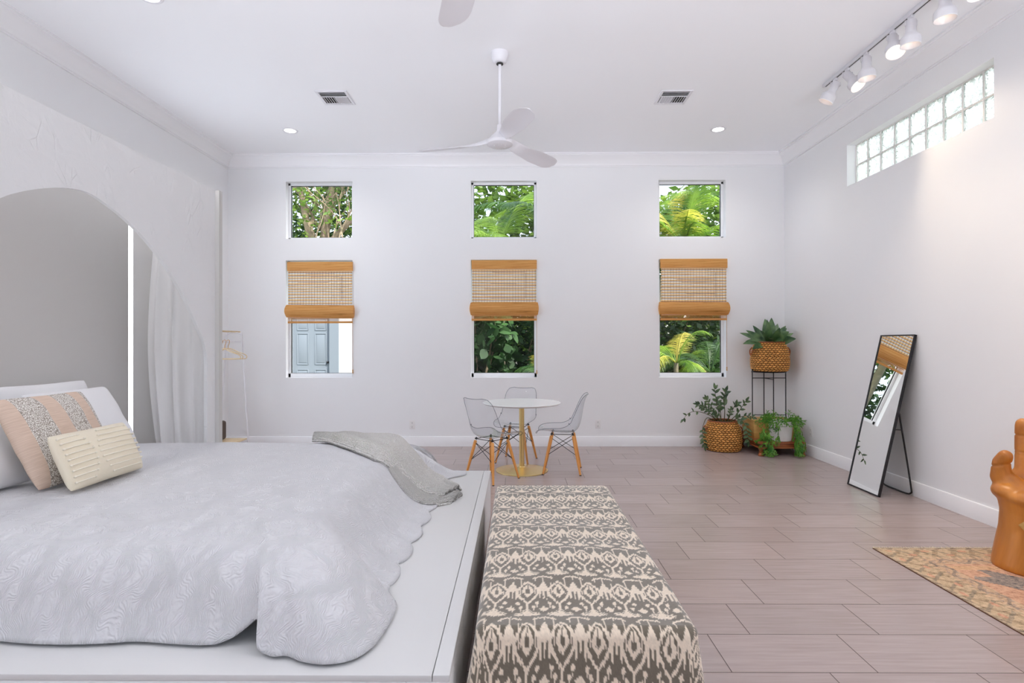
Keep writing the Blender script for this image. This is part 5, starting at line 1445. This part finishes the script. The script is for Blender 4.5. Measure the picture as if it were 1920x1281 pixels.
palm(0.62, 10.3, 0.75, 10, 0.9, 0.30, 'low palm at the lower right of the middle window', 9, ['palm_dark', 'palm_yellow'], 2.2, (15, 80), 0.05, 0.0105, 40)

def scatter(g, n, fn, sz, rd, asp=0.5, droop=0.0, rnd=False):
    for k in range(n):
        p = Vector(fn(rd)); d = Vector((rd.uniform(-1, 1), rd.uniform(-1, 1), rd.uniform(-0.8, 0.5) - droop)).normalized(); L = sz * rd.uniform(0.6, 1.2)
        up = Vector((rd.uniform(-1, 1), rd.uniform(-1, 1), 1)).normalized(); sd = d.cross(up).normalized(); w = L * asp
        b = len(g.v); m = p + d * L * 0.45
        if rnd:
            m2 = p + d * L * 0.75; m1 = p + d * L * 0.25
            g.v += [tuple(p), tuple(m1 - sd * w * .42), tuple(m - sd * w / 2), tuple(m2 - sd * w * .36), tuple(p + d * L), tuple(m2 + sd * w * .36), tuple(m + sd * w / 2), tuple(m1 + sd * w * .42)]; g.f.append(tuple(range(b, b + 8)))
        else:
            g.v += [tuple(p), tuple(m - sd * w / 2), tuple(p + d * L), tuple(m + sd * w / 2)]; g.f.append((b, b + 1, b + 2, b + 3))
def ell(c, r):
    def f(rd):
        while True:
            v = Vector((rd.uniform(-1, 1), rd.uniform(-1, 1), rd.uniform(-1, 1)))
            if 0.35 < v.length < 1: return (c[0] + r[0] * v.x, c[1] + r[1] * v.y, c[2] + r[2] * v.z)
    return f
def shrub(x, y, r, hgt, n, sz, label, seed, mat='shrub', asp=0.5, droop=0.0, name='shrub'):
    rd = random.Random(seed); root = empty(name, (x, y, -0.04), 0, label, name, 'garden shrubs and hedges' if name != 'tree' else 'garden trees')
    g = G(); scatter(g, n, ell((0, 0, hgt / 2 + 0.05), (r[0], r[1], hgt / 2)), sz, rd, asp, droop, asp > 0.55); g.build('foliage', M[mat], root, angle=0, fixn=False)
    g = G()
    for k in range(5):
        a = rd.uniform(0, 6.3); g.tube([(0, 0, 0), (0.3 * r[0] * math.cos(a), 0.3 * r[1] * math.sin(a), hgt * 0.4), (0.6 * r[0] * math.cos(a), 0.6 * r[1] * math.sin(a), hgt * 0.75)], [0.03, 0.02, 0.008], 6)
    g.build('stem', M['bark'], root)
shrub(-0.70, 10.2, (0.70, 0.55), 2.5, 900, 0.24, 'dark broad-leaved shrub close outside the middle lower window', 21, 'shrub', 0.62, 0.5)
shrub(0.0, 13.9, (2.4, 0.8), 3.2, 5200, 0.22, 'dark dense hedge far behind the middle lower window', 22)
shrub(3.6, 14.0, (2.6, 0.8), 3.2, 5200, 0.22, 'dark dense hedge far behind the right lower window', 23)
shrub(0.6, 16.8, (3.2, 1.5), 6.8, 8000, 0.34, 'tall pale leafy tree far behind the middle upper window', 24, 'tree_leaf', 0.5, 0, 'tree')
shrub(6.2, 17.0, (3.2, 1.5), 6.4, 8000, 0.34, 'tall pale leafy tree far behind the right upper window', 25, 'tree_leaf', 0.5, 0, 'tree')
# branching tree behind the outbuilding
rd = random.Random(33)
root = empty('tree', (-5.75, 16.0, -0.04), 0, 'tree with thick pale forking limbs seen through the left upper window', 'tree', 'garden trees')
gt, gb, gl = G(), G(), G()
gt.tube([(0, 0, 0), (0.05, 0, 2.2), (0.0, 0, 3.6), (0.10, 0, 4.4)], [0.30, 0.24, 0.21, 0.18], 14)
def branch(g, p, d, L, r, depth):
    n = 6; pts = [Vector(p)]; d = Vector(d).normalized()
    for i in range(n):
        d = (d + Vector((rd.uniform(-.22, .22), rd.uniform(-.2, .2), rd.uniform(-.10, .16)))).normalized(); pts.append(pts[-1] + d * L / n)
    g.tube(pts, [r * (1 - 0.55 * i / n) for i in range(n + 1)], 8 if r > .03 else 5)
    if depth > 0:
        for k in range(rd.choice((2, 3))):
            i = rd.randint(2, n); dd = d + Vector((rd.uniform(-.9, .9), rd.uniform(-.5, .5), rd.uniform(-.4, .6))); branch(g, pts[i], dd, L * rd.uniform(.55, .8), r * 0.5, depth - 1)
    else:
        scatter(gl, 22, lambda q: pts[q.randint(1, n)] + Vector((q.uniform(-.3, .3), q.uniform(-.3, .3), q.uniform(-.3, .2))), 0.16, rd, 0.5)
for d, L, r in (((-.55, 0, 1), 2.2, .15), ((.35, .1, 1), 2.4, .16), ((.9, -.1, .75), 2.4, .12), ((-.1, .3, 1), 2.2, .12), ((1.0, 0, .2), 1.8, .07), ((-1, 0, .35), 1.6, .08)):
    branch(gb, (0.05, 0, 4.0), d, L, r, 3)
for k in range(7):
    x = rd.uniform(-0.5, 1.1); branch(gb, (x, -0.5, 3.6 + rd.uniform(0, .4)), (rd.uniform(-.3, .3), 0, 1), 1.8, 0.028, 1)
gt.build('trunk', M['bark'], root); gb.build('branches', M['bark'], root)
scatter(gl, 4200, ell((0.2, 0.8, 5.6), (2.8, 1.6, 2.6)), 0.19, rd, 0.5); gl.build('leaves', M['tree_leaf'], root, angle=0, fixn=False)
shrub(-6.0, 19.5, (3.4, 1.4), 7.5, 5200, 0.32, 'tall dark leafy tree far behind the left upper window', 26, 'shrub', 0.5, 0, 'tree')

# ------------------------------------------------------------------ light
w = bpy.data.worlds.new('World'); S.world = w; w.use_nodes = True
nt = w.node_tree; nt.nodes.clear()
out = nt.nodes.new('ShaderNodeOutputWorld'); bg = nt.nodes.new('ShaderNodeBackground'); sk = nt.nodes.new('ShaderNodeTexSky')
sk.sky_type = 'NISHITA'; sk.sun_disc = False; sk.sun_elevation = math.radians(52); sk.sun_rotation = math.radians(90); sk.air_density = 1.0; sk.dust_density = 2.5; sk.ozone_density = 1.0
hs = nt.nodes.new('ShaderNodeHueSaturation'); hs.inputs['Saturation'].default_value = 0.55
nt.links.new(sk.outputs[0], hs.inputs['Color']); nt.links.new(hs.outputs[0], bg.inputs[0]); bg.inputs[1].default_value = 0.45
nt.links.new(bg.outputs[0], out.inputs[0])
sd = bpy.data.lights.new('sun', 'SUN'); sd.energy = 5.0; sd.angle = math.radians(1.0); sd.color = (1, 0.96, 0.88)
so = bpy.data.objects.new('sun', sd); COL.objects.link(so); so.matrix_world = frame_to((0, -10, 20), (0.60, -0.65, 1.15))
def area_lamp(name, loc, to, sx, sy, power, col=(0.88, 0.93, 1.0), spread=180):
    ld = bpy.data.lights.new(name, 'AREA'); ld.shape = 'RECTANGLE'; ld.size = sx; ld.size_y = sy; ld.energy = power; ld.color = col; ld.spread = math.radians(spread)
    lo = bpy.data.objects.new(name, ld); COL.objects.link(lo); lo.matrix_world = frame_to(loc, -Vector(to), (1, 0, 0) if abs(Vector(to).x) < 0.5 else (0, 1, 0))
area_lamp('rear_ceiling_fill', (0, YF - 0.75, 0.12), (0, 1, 0.84), 7.0, 1.0, 178, spread=70)  # added fill lamp behind the camera, aimed up to brighten ceiling and walls
area_lamp('daylight_side', (XL - 0.34, 5.6, 1.65), (1, 0, 0), 0.88, 3.0, 34)

# ------------------------------------------------------------------ camera
yaw, pitch, roll = math.radians(-0.468), math.radians(0.180), math.radians(0.099)
fwd = Vector((math.sin(yaw) * math.cos(pitch), math.cos(yaw) * math.cos(pitch), math.sin(pitch)))
right = Vector((math.cos(yaw), -math.sin(yaw), 0)); up = right.cross(fwd)
r2 = right * math.cos(roll) - up * math.sin(roll); u2 = up * math.cos(roll) + right * math.sin(roll)
cam = bpy.data.cameras.new('camera'); co = bpy.data.objects.new('camera', cam); COL.objects.link(co)
cam.sensor_width = 36; cam.lens = 1037.78 / 1920 * 36; cam.clip_start = 0.05; cam.clip_end = 200
co.matrix_world = Matrix(((r2.x, u2.x, -fwd.x, 0), (r2.y, u2.y, -fwd.y, 0), (r2.z, u2.z, -fwd.z, 1.3824), (0, 0, 0, 1)))
S.camera = co
S.view_settings.view_transform = 'Standard'; S.view_settings.look = 'None'; S.view_settings.exposure = 0.46; S.view_settings.gamma = 1.0
S.view_settings.use_curve_mapping = False
cy = S.cycles; cy.max_bounces = 14; cy.diffuse_bounces = 8; cy.glossy_bounces = 6; cy.transmission_bounces = 8; cy.transparent_max_bounces = 24
cy.caustics_reflective = False; cy.caustics_refractive = True; cy.sample_clamp_indirect = 6.0
cy.use_denoising = True
